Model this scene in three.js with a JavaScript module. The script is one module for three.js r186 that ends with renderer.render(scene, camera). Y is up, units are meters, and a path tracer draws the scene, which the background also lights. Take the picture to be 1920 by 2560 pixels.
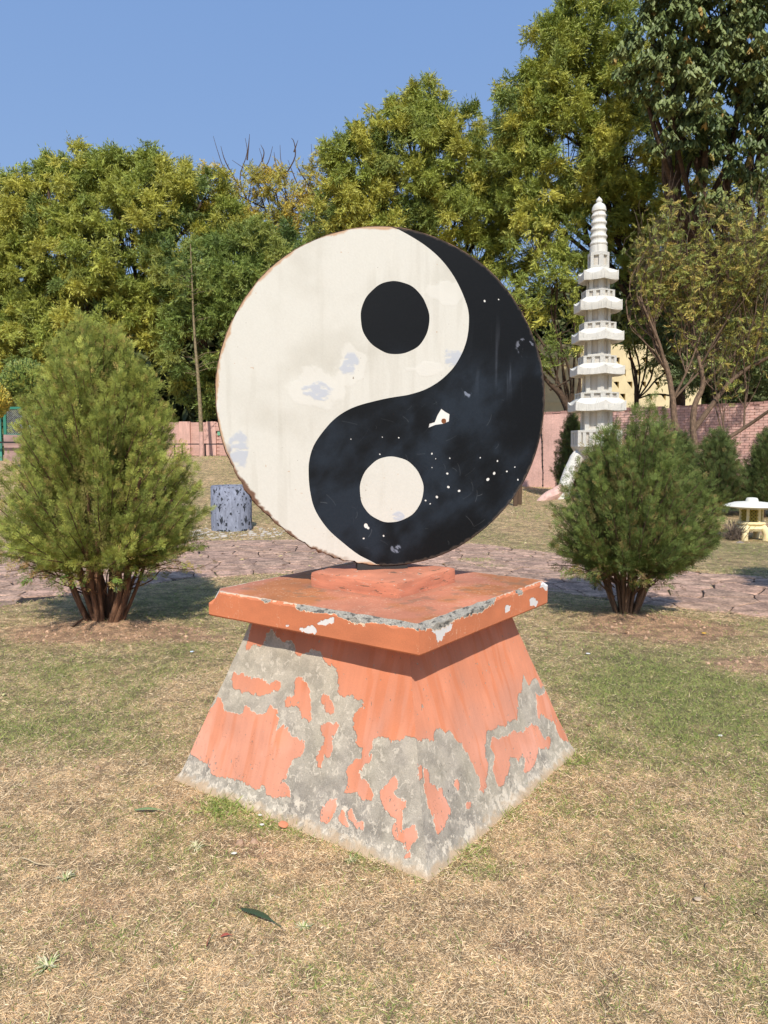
import * as THREE from 'three';
import { mergeGeometries, toCreasedNormals } from 'three/addons/utils/BufferGeometryUtils.js';

// ---------- camera, sky, sun, exposure ----------
const scene = new THREE.Scene();
const EYE = 1.55, F = 1867.8, PITCH = 0.0876, PW = 1920, PH = 2560;
const camera = new THREE.PerspectiveCamera(68.85, 768 / 1024, 0.05, 3000);
camera.position.set(0, EYE, 0);
camera.rotation.set(-PITCH, 0, 0);
const renderer = new THREE.WebGLRenderer({ antialias: true });
renderer.setSize(768, 1024);
renderer.toneMapping = THREE.LinearToneMapping;
renderer.toneMappingExposure = 1.0;
renderer.shadowMap.enabled = true;

const SUN_AZ = 0.05, SUN_EL = 0.768;                       // behind the camera, 44 degrees up
const sunDir = new THREE.Vector3(Math.sin(SUN_AZ) * Math.cos(SUN_EL), Math.sin(SUN_EL), Math.cos(SUN_AZ) * Math.cos(SUN_EL));
const sun = new THREE.DirectionalLight(new THREE.Color(1.0, 0.945, 0.86), 4.45);
sun.name = 'sun';
sun.position.copy(sunDir).multiplyScalar(60).add(new THREE.Vector3(0, 0, -12));
sun.target.position.set(0, 0, -12);
sun.castShadow = true;
sun.shadow.mapSize.set(4096, 4096);
Object.assign(sun.shadow.camera, { left: -30, right: 30, top: 30, bottom: -30, near: 1, far: 140 });
scene.add(sun, sun.target);

{ // clear hazy winter sky: deeper overhead, paler to the horizon, a soft glow round the sun
  const W = 512, Hh = 256, d = new Float32Array(W * Hh * 4);
  for (let r = 0; r < Hh; r++) for (let c = 0; c < W; c++) {
    const up = ((r + 0.5) / Hh - 0.5) * Math.PI, az = ((c + 0.5) / W - 0.5) * 2 * Math.PI;
    const x = Math.cos(az) * Math.cos(up), y = Math.sin(up), z = Math.sin(az) * Math.cos(up);
    const e = Math.max(0, y), k = Math.exp(-e * 3.0), cs = x * sunDir.x + y * sunDir.y + z * sunDir.z;
    const glow = 0.2 * Math.exp(-(1 - cs) * 6);
    const o = (r * W + c) * 4;
    d[o] = 0.150 + 0.29 * k + glow * 0.9; d[o + 1] = 0.290 + 0.33 * k + glow * 0.9; d[o + 2] = 0.62 + 0.26 * k + glow * 0.85; d[o + 3] = 1;
  }
  const t = new THREE.DataTexture(d, W, Hh, THREE.RGBAFormat, THREE.FloatType);
  t.mapping = THREE.EquirectangularReflectionMapping; t.magFilter = t.minFilter = THREE.LinearFilter; t.needsUpdate = true;
  scene.background = t; scene.environment = t;
}

// ---------- small tools ----------
const V = (x, y, z) => new THREE.Vector3(x, y, z);
function rng(seed) { let s = seed >>> 0; return () => { s = (s + 0x6d2b79f5) | 0; let t = Math.imul(s ^ (s >>> 15), 1 | s); t = (t + Math.imul(t ^ (t >>> 7), 61 | t)) ^ t; return ((t ^ (t >>> 14)) >>> 0) / 4294967296; }; }
const clamp = (x, a = 0, b = 1) => Math.min(b, Math.max(a, x)), mix = (a, b, t) => a + (b - a) * t;
const smooth = (a, b, x) => { const t = clamp((x - a) / (b - a)); return t * t * (3 - 2 * t); };
function hash(x, y, z) { let h = Math.imul(x, 374761393) ^ Math.imul(y, 668265263) ^ Math.imul(z, 2147483647 ^ 0x5bd1e995); h = Math.imul(h ^ (h >>> 13), 1274126177); return ((h ^ (h >>> 16)) >>> 0) / 4294967296; }
function n2(x, y, s = 0) { const i = Math.floor(x), j = Math.floor(y), u = x - i, v = y - j, a = u * u * (3 - 2 * u), b = v * v * (3 - 2 * v); return mix(mix(hash(i, j, s), hash(i + 1, j, s), a), mix(hash(i, j + 1, s), hash(i + 1, j + 1, s), a), b); }
function fbm(x, y, s = 0, o = 4) { let t = 0, a = 0.5, n = 0; for (let i = 0; i < o; i++) { t += a * n2(x, y, s + i * 17); n += a; a *= 0.5; x = x * 2.03 + 11.3; y = y * 2.03 + 5.7; } return t / n; }
function n3(x, y, z) { return (n2(x + z * 0.7, y - z * 0.4, 3) + n2(y + 9.1, z + x * 0.3, 5) + n2(z - 4.2, x + y * 0.2, 8)) / 3; }
// a place in the world seen at picture position (px, py) at distance -z
function at(px, py, dist) {
  const dx = (px - PW / 2) / F, dy = -(py - PH / 2) / F, c = Math.cos(PITCH), s = Math.sin(PITCH);
  const y = dy * c - s, z = -dy * s - c, k = dist / -z;
  return V(dx * k, EYE + y * k, -dist);
}
const names = new Map();
function numbered(n) { const k = names.get(n) ?? 0; names.set(n, k + 1); return k ? n + '_' + String(k).padStart(3, '0') : n; }
function dress(m) { m.castShadow = m.receiveShadow = true; return m; }
function thing(name, label, category, pos, group, turn = 0) {
  const o = new THREE.Group(); o.name = numbered(name); o.userData = { label, category };
  if (group) o.userData.group = group;
  if (pos) o.position.copy(pos);
  o.rotation.y = turn; scene.add(o); return o;
}
function part(parent, name, geo, mat, label) { const m = dress(new THREE.Mesh(geo, mat)); m.name = name; if (label) m.userData.label = label; parent.add(m); return m; }
function solo(name, geo, mat, label, category, pos, group) { const m = dress(new THREE.Mesh(geo, mat)); m.name = numbered(name); m.userData = { label, category }; if (group) m.userData.group = group; if (pos) m.position.copy(pos); scene.add(m); return m; }
function struct(name, geo, mat) { const m = dress(new THREE.Mesh(geo, mat)); m.name = name; m.userData.kind = 'structure'; scene.add(m); return m; }
const std = (c, rough = 0.9, extra = {}) => new THREE.MeshStandardMaterial({ color: Array.isArray(c) ? new THREE.Color().setRGB(...c) : c, roughness: rough, side: THREE.DoubleSide, ...extra });
function bytesTex(W, Hh, fn, srgb = true, repeat) {
  const d = new Uint8Array(W * Hh * 4), c = [0, 0, 0];
  for (let y = 0, o = 0; y < Hh; y++) for (let x = 0; x < W; x++, o += 4) { fn(x, y, c); d[o] = clamp(c[0], 0, 255); d[o + 1] = clamp(c[1], 0, 255); d[o + 2] = clamp(c[2], 0, 255); d[o + 3] = 255; }
  const t = new THREE.DataTexture(d, W, Hh); t.magFilter = t.minFilter = THREE.LinearFilter;
  if (srgb) t.colorSpace = THREE.SRGBColorSpace;
  t.wrapS = t.wrapT = THREE.RepeatWrapping;
  if (repeat) t.repeat.set(repeat, repeat);
  t.needsUpdate = true; return t;
}
function box(w, h, d, x = 0, y = 0, z = 0, ry = 0) { const g = new THREE.BoxGeometry(w, h, d); if (ry) g.rotateY(ry); g.translate(x, y, z); return g; }
// tapered tube through points, radius list r0 -> r1
function limb(points, r0, r1, sides = 6, bend = true) {
  const curve = points.length > 2 && bend ? new THREE.CatmullRomCurve3(points) : null, n = curve ? Math.max(4, points.length * 3) : points.length - 1;
  const pos = [], nor = [], uv = [], idx = []; let len = 0, prev = null, fa = null;
  for (let i = 0; i <= n; i++) {
    const t = i / n, p = curve ? curve.getPoint(t) : points[i], q = curve ? curve.getTangent(t) : points[Math.min(i + 1, n)].clone().sub(points[Math.max(0, i - 1)]).normalize();
    if (prev) len += p.distanceTo(prev); prev = p;
    if (!fa) fa = (Math.abs(q.y) < 0.9 ? V(0, 1, 0) : V(1, 0, 0)).cross(q).normalize(); else fa = fa.clone().addScaledVector(q, -fa.dot(q)).normalize(); const a = fa, b = q.clone().cross(a), r = mix(r0, r1, t);
    for (let k = 0; k <= sides; k++) { const f = k / sides * Math.PI * 2, cx = Math.cos(f), sx = Math.sin(f); const nx = a.x * cx + b.x * sx, ny = a.y * cx + b.y * sx, nz = a.z * cx + b.z * sx; pos.push(p.x + nx * r, p.y + ny * r, p.z + nz * r); nor.push(nx, ny, nz); uv.push(k / sides, len * 2); }
  }
  for (let i = 0; i < n; i++) for (let k = 0; k < sides; k++) { const a = i * (sides + 1) + k, b = a + sides + 1; idx.push(a, a + 1, b, b, a + 1, b + 1); }
  const g = new THREE.BufferGeometry(); g.setAttribute('position', new THREE.Float32BufferAttribute(pos, 3)); g.setAttribute('normal', new THREE.Float32BufferAttribute(nor, 3)); g.setAttribute('uv', new THREE.Float32BufferAttribute(uv, 2)); g.setIndex(idx); return g;
}
// flat triangles list -> geometry
function tris(list) { const g = new THREE.BufferGeometry(); g.setAttribute('position', new THREE.Float32BufferAttribute(list, 3)); g.setAttribute('uv', new THREE.Float32BufferAttribute(new Float32Array(list.length / 3 * 2), 2)); g.computeVertexNormals(); return g; }
const M4 = new THREE.Matrix4(), Q4 = new THREE.Quaternion(), S3 = new THREE.Vector3();
function lookBasis(dir, roll, m = new THREE.Matrix4()) { // y axis along dir, turned by roll about it
  Q4.setFromUnitVectors(V(0, 1, 0), dir); const r = new THREE.Quaternion().setFromAxisAngle(V(0, 1, 0), roll); return m.makeRotationFromQuaternion(Q4.clone().multiply(r));
}
class Copies { // collects placements, then one InstancedMesh
  constructor() { this.m = []; this.c = []; }
  add(p, dir, roll, sx, sy, sz, col) { Q4.setFromUnitVectors(V(0, 1, 0), dir); Q4.multiply(new THREE.Quaternion().setFromAxisAngle(V(0, 1, 0), roll)); M4.compose(p, Q4, S3.set(sx, sy, sz)); this.m.push(...M4.elements); this.c.push(col[0], col[1], col[2]); }
  get n() { return this.c.length / 3; }
  build(name, geo, mat, parent) {
    const im = dress(new THREE.InstancedMesh(geo, mat, this.n)); im.instanceMatrix.array.set(this.m); im.instanceColor = new THREE.InstancedBufferAttribute(new Float32Array(this.c), 3);
    im.name = name; if (parent !== scene) im.userData.kind = 'stuff'; parent.add(im); return im;
  }
}
const gauss = (r) => (r() + r() + r() + r() - 2) * 0.86;
const sphereDir = (r) => { const y = r() * 2 - 1, a = r() * Math.PI * 2, k = Math.sqrt(1 - y * y); return V(k * Math.cos(a), y, k * Math.sin(a)); };

// ---------- the lie of the land ----------
const PED = V(0.0014, 0, -3.5233), PYAW = 0.1583;
function curveOf(list) { return (x) => { for (let i = 0; i < list.length - 1; i++) if (x <= list[i + 1][0] || i === list.length - 2) { const [a, b] = list[i], [c, d] = list[i + 1]; return b + (d - b) * clamp((x - a) / (c - a)); } }; }
const pathNear = curveOf([[-9, -5.5], [-3.74, -7.17], [-2.8, -8.2], [-2.2, -8.8], [-1, -9.15], [0.5, -8.9], [1.76, -8.05], [2.43, -7.25], [3.48, -6.75], [6, -6.0], [10, -5.2]]);
const pathFar = curveOf([[-9, -12.0], [-6.4, -12.3], [-2.66, -12.3], [0, -12.3], [1.54, -11.8], [2.49, -10.7], [3.63, -9.4], [4.47, -8.7], [7, -7.8], [10, -7.0]]);
const onPath = (x, z, e = 0) => x > -9 && x < 10 && z < pathNear(x) + e && z > pathFar(x) - e;
function landHeight(x, z) {
  let h = 1.15 * smooth(-13.5, -25, z) * smooth(1.5, -4, x) + 0.24 * smooth(-12.6, -17, z) * smooth(-1, 3, x);
  h += 0.12 * Math.exp(-(((x - 4.5) / 1.1) ** 2 + ((z + 16.9) / 1.0) ** 2));
  h += 0.10 * Math.exp(-(((x - 2.0) / 1.6) ** 2 + ((z + 14.2) / 1.6) ** 2));
  h += 0.05 * Math.exp(-(((x + 2.44) / 0.5) ** 2 + ((z + 6.43) / 0.4) ** 2)) + 0.05 * Math.exp(-(((x - 2.18) / 0.5) ** 2 + ((z + 6.66) / 0.4) ** 2));
  const far = smooth(40, 60, Math.hypot(x, z));
  h += (fbm(x * 0.9, z * 0.9, 40, 3) - 0.5) * 0.05 * (1 - far) * smooth(1.2, 2.2, Math.hypot(x - PED.x, z - PED.z)) * (onPath(x, z, 0.5) ? 0.15 : 1);
  return h * (1 - far);
}
const blob = (x, z, cx, cz, rx, rz) => Math.exp(-(((x - cx) / rx) ** 2 + ((z - cz) / rz) ** 2));
function soilAt(x, z) {
  const n = fbm(x * 2.2, z * 2.2, 61, 4);
  let s = 1.2 * blob(x, z, -2.45, -6.1, 0.95, 0.42) + 1.25 * blob(x, z, 2.35, -6.2, 0.75, 0.42) + 0.95 * blob(x, z, 2.9, -5.25, 0.8, 0.3) + 0.9 * blob(x, z, 3.3, -5.0, 0.5, 0.25);
  s += 0.2 * blob(x, z, 0.2, -2.3, 0.4, 0.2) + 0.45 * blob(x, z, 1.25, -3.6, 0.5, 0.25) + 0.5 * blob(x, z, -0.5, -2.75, 0.3, 0.2) + 0.6 * blob(x, z, 0.95, -2.15, 0.12, 0.08) + 0.5 * blob(x, z, 4.6, -16.3, 0.9, 0.7) + 0.7 * blob(x, z, 7.2, -13.2, 1.5, 0.8);
  return clamp(smooth(0.35, 0.75, s + (n - 0.5) * 0.9) + smooth(0.66, 0.78, n) * 0.4);
}
function greenAt(x, z) {
  const n = fbm(x * 1.3 + 3, z * 1.3, 77, 4), m = fbm(x * 4.5, z * 4.5, 91, 3);
  let g = 0.10 + 0.16 * smooth(-2.6, -4.2, z) + 0.9 * blob(x, z, 1.95, -4.9, 0.85, 0.8) + 0.75 * blob(x, z, 2.7, -6.3, 0.8, 0.35) + 0.6 * blob(x, z, 2.3, -3.7, 1.0, 0.8) + 0.6 * blob(x, z, -1.5, -7.3, 1.6, 0.8) + 0.35 * blob(x, z, -2.0, -4.6, 0.7, 0.5);
  g += 0.4 * blob(x, z, -2.9, -5.2, 0.8, 0.4) + 0.35 * blob(x, z, 1.3, -2.35, 0.5, 0.35) + 0.22 * blob(x, z, -1.0, -2.9, 0.6, 0.4) + 0.5 * blob(x, z, 5.5, -11, 3.2, 2.2) + 0.2 * blob(x, z, 1.5, -12.6, 1.5, 0.8) + 0.35 * blob(x, z, -2.6, -18, 5, 5) + 0.45 * blob(x, z, -1.4, -5.6, 0.5, 0.6) + 0.4 * blob(x, z, -1.9, -3.9, 0.7, 0.35) + 0.4 * blob(x, z, 1.6, -2.9, 0.5, 0.4);
  g += 0.9 * blob(x, z, -0.62, -2.96, 0.12, 0.06) + 0.7 * blob(x, z, 0.35, -2.62, 0.1, 0.06) + 0.5 * blob(x, z, 0.75, -3.1, 0.1, 0.1) + 0.25 * blob(x, z, 1.0, -1.95, 0.3, 0.3);
  return clamp(g * 0.95 + (n - 0.5) * 0.8 + (m - 0.5) * 0.7 - 0.07);
}
const inPedestal = (x, z, e = 0) => { const c = Math.cos(PYAW + Math.PI / 4), s = Math.sin(PYAW + Math.PI / 4), a = x - PED.x, b = z - PED.z; return Math.max(Math.abs(a * c - b * s), Math.abs(a * s + b * c)) < 0.69 + e; };

// ---------- ground ----------
{
  const straw = bytesTex(1024, 1024, (x, y, c) => { c[0] = c[1] = c[2] = 0; });
  // straws drawn at random into the texture: pale ones over dark thatch
  const d = straw.image.data, r = rng(5), W = 1024, hgt = new Float32Array(W * W), val = new Float32Array(W * W);
  for (let i = 0; i < W * W; i++) val[i] = 150;
  for (let k = 0; k < 52000; k++) {
    let x = r() * W, y = r() * W, a = r() * 6.283; const L = 10 + r() * 30, v = 105 + r() * 140 * (k / 52000 * 0.5 + 0.5), bend = (r() - 0.5) * 0.08, h = k / 52000 * 0.6 + r() * 0.4;
    for (let t = 0; t < L; t++) { x += Math.cos(a); y += Math.sin(a); a += bend; for (const [ox, oy] of [[0, 0], [1, 0]]) { const p = ((Math.floor(y + oy) + W) % W) * W + ((Math.floor(x + ox) + W) % W); val[p] = v; hgt[p] = h; } }
  }
  for (let i = 0; i < W * W; i++) { const x = i % W, y = (i / W) | 0, n = 0.82 + 0.36 * n2(x / 64 % 16, y / 64 % 16, 2); const v = val[i] * n; d[i * 4] = clamp(v, 0, 255); d[i * 4 + 1] = clamp(v * 0.965, 0, 255); d[i * 4 + 2] = clamp(v * 0.90, 0, 255); }
  straw.repeat.set(1 / 0.9, 1 / 0.9);
  const bump = bytesTex(W, W, (x, y, c) => { c[0] = c[1] = c[2] = hgt[y * W + x] * 255; }, false, 1 / 0.9);
  const N = 420, pos = [], uv = [], col = [], idx = [], warp = (u) => 7.5 * u + 5.5 * u ** 3 + 1500 * u ** 15;
  for (let j = 0; j <= N; j++) for (let i = 0; i <= N; i++) {
    const x = warp(i / N * 2 - 1), z = warp(j / N * 2 - 1) - 6.5;
    pos.push(x, landHeight(x, z) - (onPath(x, z, 0) ? 0.03 : 0), z); uv.push(x, -z);
    const s = soilAt(x, z), g = greenAt(x, z), v = 0.85 + 0.3 * fbm(x * 3, z * 3, 12, 3), f = smooth(60, 30, Math.hypot(x, z));
    const straw_ = [1.62 * v, 1.19 * v, 0.72 * v], soil = [1.55, 1.0, 0.66], grn = [0.56, 0.60, 0.22];
    for (let c = 0; c < 3; c++) col.push(mix(mix(mix(straw_[c], grn[c], g * 0.75), soil[c] * v, s), [0.35, 0.35, 0.2][c], 1 - f));
  }
  for (let j = 0; j < N; j++) for (let i = 0; i < N; i++) { const a = j * (N + 1) + i; idx.push(a, a + N + 1, a + 1, a + 1, a + N + 1, a + N + 2); }
  const g = new THREE.BufferGeometry(); g.setAttribute('position', new THREE.Float32BufferAttribute(pos, 3)); g.setAttribute('uv', new THREE.Float32BufferAttribute(uv, 2)); g.setAttribute('color', new THREE.Float32BufferAttribute(col, 3)); g.setIndex(idx); g.computeVertexNormals();
  struct('ground', g, new THREE.MeshStandardMaterial({ map: straw, bumpMap: bump, bumpScale: 0.01, vertexColors: true, roughness: 1, side: THREE.DoubleSide }));
}

// ---------- path of crazy paving ----------
const gritTex = bytesTex(512, 512, (x, y, c) => { const n = fbm(x / 9, y / 9, 21, 4), m = fbm(x / 70, y / 70, 24, 3), v = 150 + (n - 0.5) * 95 + (m - 0.5) * 90; c[0] = v * 1.04; c[1] = v * 0.985; c[2] = v * 0.95; });
const gritBump = bytesTex(512, 512, (x, y, c) => { c[0] = c[1] = c[2] = 255 * fbm(x / 7, y / 7, 21, 4); }, false);
{
  const N = 160, pos = [], uv = [], idx = [];
  for (let i = 0; i <= N; i++) { const x = -9 + 19 * i / N; for (let j = 0; j <= 1; j++) { const z = j ? pathFar(x) : pathNear(x); pos.push(x, -0.008, z); uv.push(x, -z); } }
  for (let i = 0; i < N; i++) { const a = i * 2; idx.push(a, a + 2, a + 1, a + 1, a + 2, a + 3); }
  const g = new THREE.BufferGeometry(); g.setAttribute('position', new THREE.Float32BufferAttribute(pos, 3)); g.setAttribute('uv', new THREE.Float32BufferAttribute(uv, 2)); g.setIndex(idx); g.computeVertexNormals();
  const path = struct('path', g, std([0.09, 0.068, 0.052], 1, { map: gritTex }));
  const r = rng(77), sites = [], cell = 0.37, mats = [];
  for (let k = 0; k < 6; k++) { const t = gritTex.clone(); t.repeat.set(1.1, 1.1); t.offset.set(r(), r()); const v = 0.95 + r() * 0.24; mats.push(new THREE.MeshStandardMaterial({ map: t, bumpMap: gritBump, bumpScale: 0.004, roughness: 0.92, color: new THREE.Color().setRGB(1.22 * v, (0.86 + r() * 0.05) * v, (0.655 + r() * 0.07) * v), side: THREE.DoubleSide })); }
  for (let i = -26; i < 28; i++) for (let j = 10; j < 38; j++) sites.push([(i + 0.5 + (r() - 0.5) * 0.85 + (j % 2) * 0.4) * cell * 1.25, -(j + 0.5 + (r() - 0.5) * 0.85) * cell * 0.9]);
  const stones = [];
  for (const [sx, sz] of sites) {
    if (!onPath(sx, sz, 0.08)) continue;
    if (sx < -7.2 || sx > 7 ) continue;
    let poly = [[-1, -1], [1, -1], [1, 1], [-1, 1]].map(([a, b]) => [sx + a, sz + b]);
    for (const [tx, tz] of sites) {
      const dx = tx - sx, dz = tz - sz, dd = Math.hypot(dx, dz); if (dd === 0 || dd > 1.3) continue;
      const lim = dd / 2 - 0.007, nx = dx / dd, nz = dz / dd, out = [];
      for (let i = 0; i < poly.length; i++) { const A = poly[i], B = poly[(i + 1) % poly.length], da = (A[0] - sx) * nx + (A[1] - sz) * nz - lim, db = (B[0] - sx) * nx + (B[1] - sz) * nz - lim; if (da <= 0) out.push(A); if (da * db < 0) { const t = da / (da - db); out.push([mix(A[0], B[0], t), mix(A[1], B[1], t)]); } }
      poly = out;
    }
    poly = poly.map(([x, z]) => [x, Math.min(pathNear(x) + 0.02 + 0.1 * n2(x * 5, z * 5, 4), Math.max(pathFar(x) - 0.02 - 0.1 * n2(x * 5, z * 5, 6), z))]);
    let area = 0; for (let i = 0; i < poly.length; i++) { const A = poly[i], B = poly[(i + 1) % poly.length]; area += A[0] * B[1] - B[0] * A[1]; }
    if (Math.abs(area) < 0.03 || poly.length < 3) continue;
    // wobble the outline a little: one extra point on each side
    const ring = []; for (let i = 0; i < poly.length; i++) { const A = poly[i], B = poly[(i + 1) % poly.length], L = Math.hypot(B[0] - A[0], B[1] - A[1]); ring.push(A); if (L > 0.09) ring.push([(A[0] + B[0]) / 2 + (r() - 0.5) * 0.02, (A[1] + B[1]) / 2 + (r() - 0.5) * 0.02]); }
    const cx = ring.reduce((s, p) => s + p[0], 0) / ring.length, cz = ring.reduce((s, p) => s + p[1], 0) / ring.length, n = ring.length, y = 0.004 + r() * 0.006, tx = (r() - 0.5) * 0.02, tz = (r() - 0.5) * 0.02, P = [], U = [], I = [];
    const lev = (x, z) => y + (x - cx) * tx + (z - cz) * tz;
    P.push(cx, lev(cx, cz), cz); U.push(cx, -cz);
    for (const [k, dy] of [[0.93, 0], [1, -0.007], [1, -0.05]]) for (const [x, z] of ring) { const X = mix(cx, x, k), Z = mix(cz, z, k); P.push(X, lev(X, Z) + dy, Z); U.push(X, -Z + dy); }
    for (let i = 0; i < n; i++) { const j = (i + 1) % n; I.push(0, 1 + i, 1 + j); for (let k = 0; k < 2; k++) { const a = 1 + k * n; I.push(a + i, a + n + i, a + j, a + j, a + n + i, a + n + j); } }
    const sg = new THREE.BufferGeometry(); sg.setAttribute('position', new THREE.Float32BufferAttribute(P, 3)); sg.setAttribute('uv', new THREE.Float32BufferAttribute(U, 2)); sg.setIndex(area > 0 ? I.map((v, i) => i % 3 === 1 ? I[i + 1] : i % 3 === 2 ? I[i - 1] : v) : I); sg.computeVertexNormals();
    stones.push({ g: sg, size: Math.abs(area) / (cx * cx + cz * cz), m: mats[Math.floor(r() * 6)], z: cz });
  }
  stones.sort((a, b) => b.size - a.size);
  for (const s of stones.slice(0, 296)) part(path, 'paving_stone', s.g, s.m);
  if (stones.length > 296) { const rest = part(path, 'paving_stones', mergeGeometries(stones.slice(296).map((s) => s.g)), mats[0]); rest.userData.kind = 'stuff'; }
}
// ---------- flaking paint ----------
function polyMask(W, Hh, polys, toX, toY) {
  const c = document.createElement('canvas'); c.width = W; c.height = Hh; const g = c.getContext('2d');
  g.fillStyle = '#000'; g.fillRect(0, 0, W, Hh); g.fillStyle = '#fff';
  for (const p of polys) { g.beginPath(); for (let i = 0; i < p.length; i += 2) { const x = toX(p[i]), y = toY(p[i + 1]); i ? g.lineTo(x, y) : g.moveTo(x, y); } g.closePath(); g.fill(); }
  const d = g.getImageData(0, 0, W, Hh).data, m = new Float32Array(W * Hh); for (let i = 0; i < W * Hh; i++) m[i] = d[i * 4] / 255;
  return blur(blur(m, W, Hh, 5), W, Hh, 4);
}
function blur(m, W, Hh, r) {
  const a = new Float32Array(m.length), b = new Float32Array(m.length);
  for (let y = 0; y < Hh; y++) { let s = 0; for (let x = -r; x < W + r; x++) { s += m[y * W + clamp(x, 0, W - 1)] - (x >= r + 0 ? 0 : 0); if (x >= r) { a[y * W + x - r] = s / (2 * r + 1); s -= m[y * W + clamp(x - 2 * r, 0, W - 1)]; } } }
  for (let x = 0; x < W; x++) { let s = 0; for (let y = -r; y < Hh + r; y++) { s += a[clamp(y, 0, Hh - 1) * W + x]; if (y >= r) { b[(y - r) * W + x] = s / (2 * r + 1); s -= a[clamp(y - 2 * r, 0, Hh - 1) * W + x]; } } }
  return b;
}
const sample = (m, W, Hh, x, y) => m[clamp(Math.round(y), 0, Hh - 1) * W + clamp(Math.round(x), 0, W - 1)];
const SALMON = [222, 152, 122], CEMENT = [185, 173, 153], LIME = [219, 206, 184];
// u, v in millimetres; paint where salmon polygons lie, bare cement elsewhere
function flakingFace(seed, polys, u0, u1, v0, v1) {
  const W = u1 - u0, Hh = v1 - v0, mask = polyMask(W, Hh, polys, (u) => u - u0, (v) => v - v0), hgt = new Float32Array(W * Hh);
  const map = bytesTex(W, Hh, (x, y, c) => {
    const u = x + u0, v = y + v0, wx = (fbm(x / 26, y / 34, seed, 4) - 0.5) * 34 + (fbm(x / 7, y / 9, seed + 3, 2) - 0.5) * 9, wy = (fbm(x / 30, y / 40, seed + 9, 4) - 0.5) * 38 + (fbm(x / 6, y / 9, seed + 5, 2) - 0.5) * 10;
    let m = sample(mask, W, Hh, x + wx, y + wy) + (fbm(x / 5, y / 8, seed + 30, 2) - 0.5) * 0.25;
    const streak = fbm(x / 14, y / 160, seed + 40, 3), cloud = fbm(x / 120, y / 150, seed + 41, 3), fine = fbm(x / 3, y / 3, seed + 42, 3), med = fbm(x / 22, y / 22, seed + 43, 4);
    const low = smooth(260, 20, v + (fbm(x / 40, y / 40, seed + 44, 3) - 0.5) * 220);
    const chip = fbm(x / 9, y / 16, seed + 46, 3); if (chip > 0.845 - low * 0.10) m *= 0.2;
    if (m > 0.5) {
      const k = 1 + (streak - 0.5) * 0.05 + (cloud - 0.5) * 0.14 + (fine - 0.5) * 0.05, fade = smooth(0.5, 0.75, cloud) * 0.18;
      c[0] = SALMON[0] * k + fade * 14; c[1] = SALMON[1] * k * (1 + fade * 0.25); c[2] = SALMON[2] * k * (1 + fade * 0.45);
      const or = clamp(smooth(0.55, 0.72, fbm(x / 40, y / 300, seed + 50, 3)) * 0.5 + smooth(260, 620, v + (cloud - 0.5) * 380) * 0.65); c[0] = mix(c[0], 216 * k, or); c[1] = mix(c[1], 133 * k, or); c[2] = mix(c[2], 94 * k, or);
      if (med > 0.86) { c[0] *= 0.94; c[1] *= 0.92; c[2] *= 0.9; }
      hgt[y * W + x] = 0.75 + (med - 0.5) * 0.10;
    } else {
      const soft = fbm(x / 48 + med * 0.6, y / 55, seed + 80, 6), dark = smooth(0.40, 0.72, soft) * 0.12 + low * 0.10 * smooth(0.35, 0.65, cloud), k = 1.02 - dark + (fine - 0.5) * 0.16 + (fbm(x / 2.2, y / 2.2, seed + 81, 2) - 0.5) * 0.14;
      const gd = mix(0.95, 1.0, smooth(180, 520, v + (cloud - 0.5) * 160)); c[0] = CEMENT[0] * k * gd; c[1] = CEMENT[1] * k * (gd + (1 - gd) * 0.12); c[2] = CEMENT[2] * k * (gd + (1 - gd) * 0.28);
      c[2] += (cloud - 0.5) * 8;
      const lime = clamp(smooth(0.24, 0.44, m) * 0.95 + smooth(0.62, 0.70, fbm(x / 15 + wx * 0.1, y / 15 + wy * 0.1, seed + 60, 6) + low * 0.05) * 0.6 + low * smooth(0.54, 0.62, fbm(x / 24 + wx * 0.08, y / 22 + wy * 0.08, seed + 62, 6)) * 0.7 + smooth(75, 10, v + (med - 0.5) * 90) * 0.3);
      for (let i = 0; i < 3; i++) c[i] = mix(c[i], LIME[i] * (0.94 + fine * 0.12), lime);
      const mud = smooth(46, 4, v + (fbm(x / 30, y / 20, seed + 90, 4) - 0.5) * 60) * 0.8; c[0] = mix(c[0], 188, mud); c[1] = mix(c[1], 160, mud); c[2] = mix(c[2], 126, mud);
      if (fbm(x / 5, y / 5, seed + 66, 3) > 0.84) for (let i = 0; i < 3; i++) c[i] *= 0.72;
      hgt[y * W + x] = 0.2 + fine * 0.12 + med * 0.18 + lime * 0.15;
    }
    const cr = Math.abs(fbm(x / 70, y / 90, seed + 70, 4) - 0.5); if (cr < 0.0012 && v < 330 && fbm(x / 140, y / 140, seed + 72, 2) > 0.52) { for (let i = 0; i < 3; i++) c[i] *= 0.55; hgt[y * W + x] -= 0.15; }
  });
  const bump = bytesTex(W, Hh, (x, y, c) => { c[0] = c[1] = c[2] = 255 * clamp(hgt[y * W + x]); }, false);
  return new THREE.MeshStandardMaterial({ map, bumpMap: bump, bumpScale: 0.006, roughness: 0.88, side: THREE.DoubleSide });
}
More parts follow.
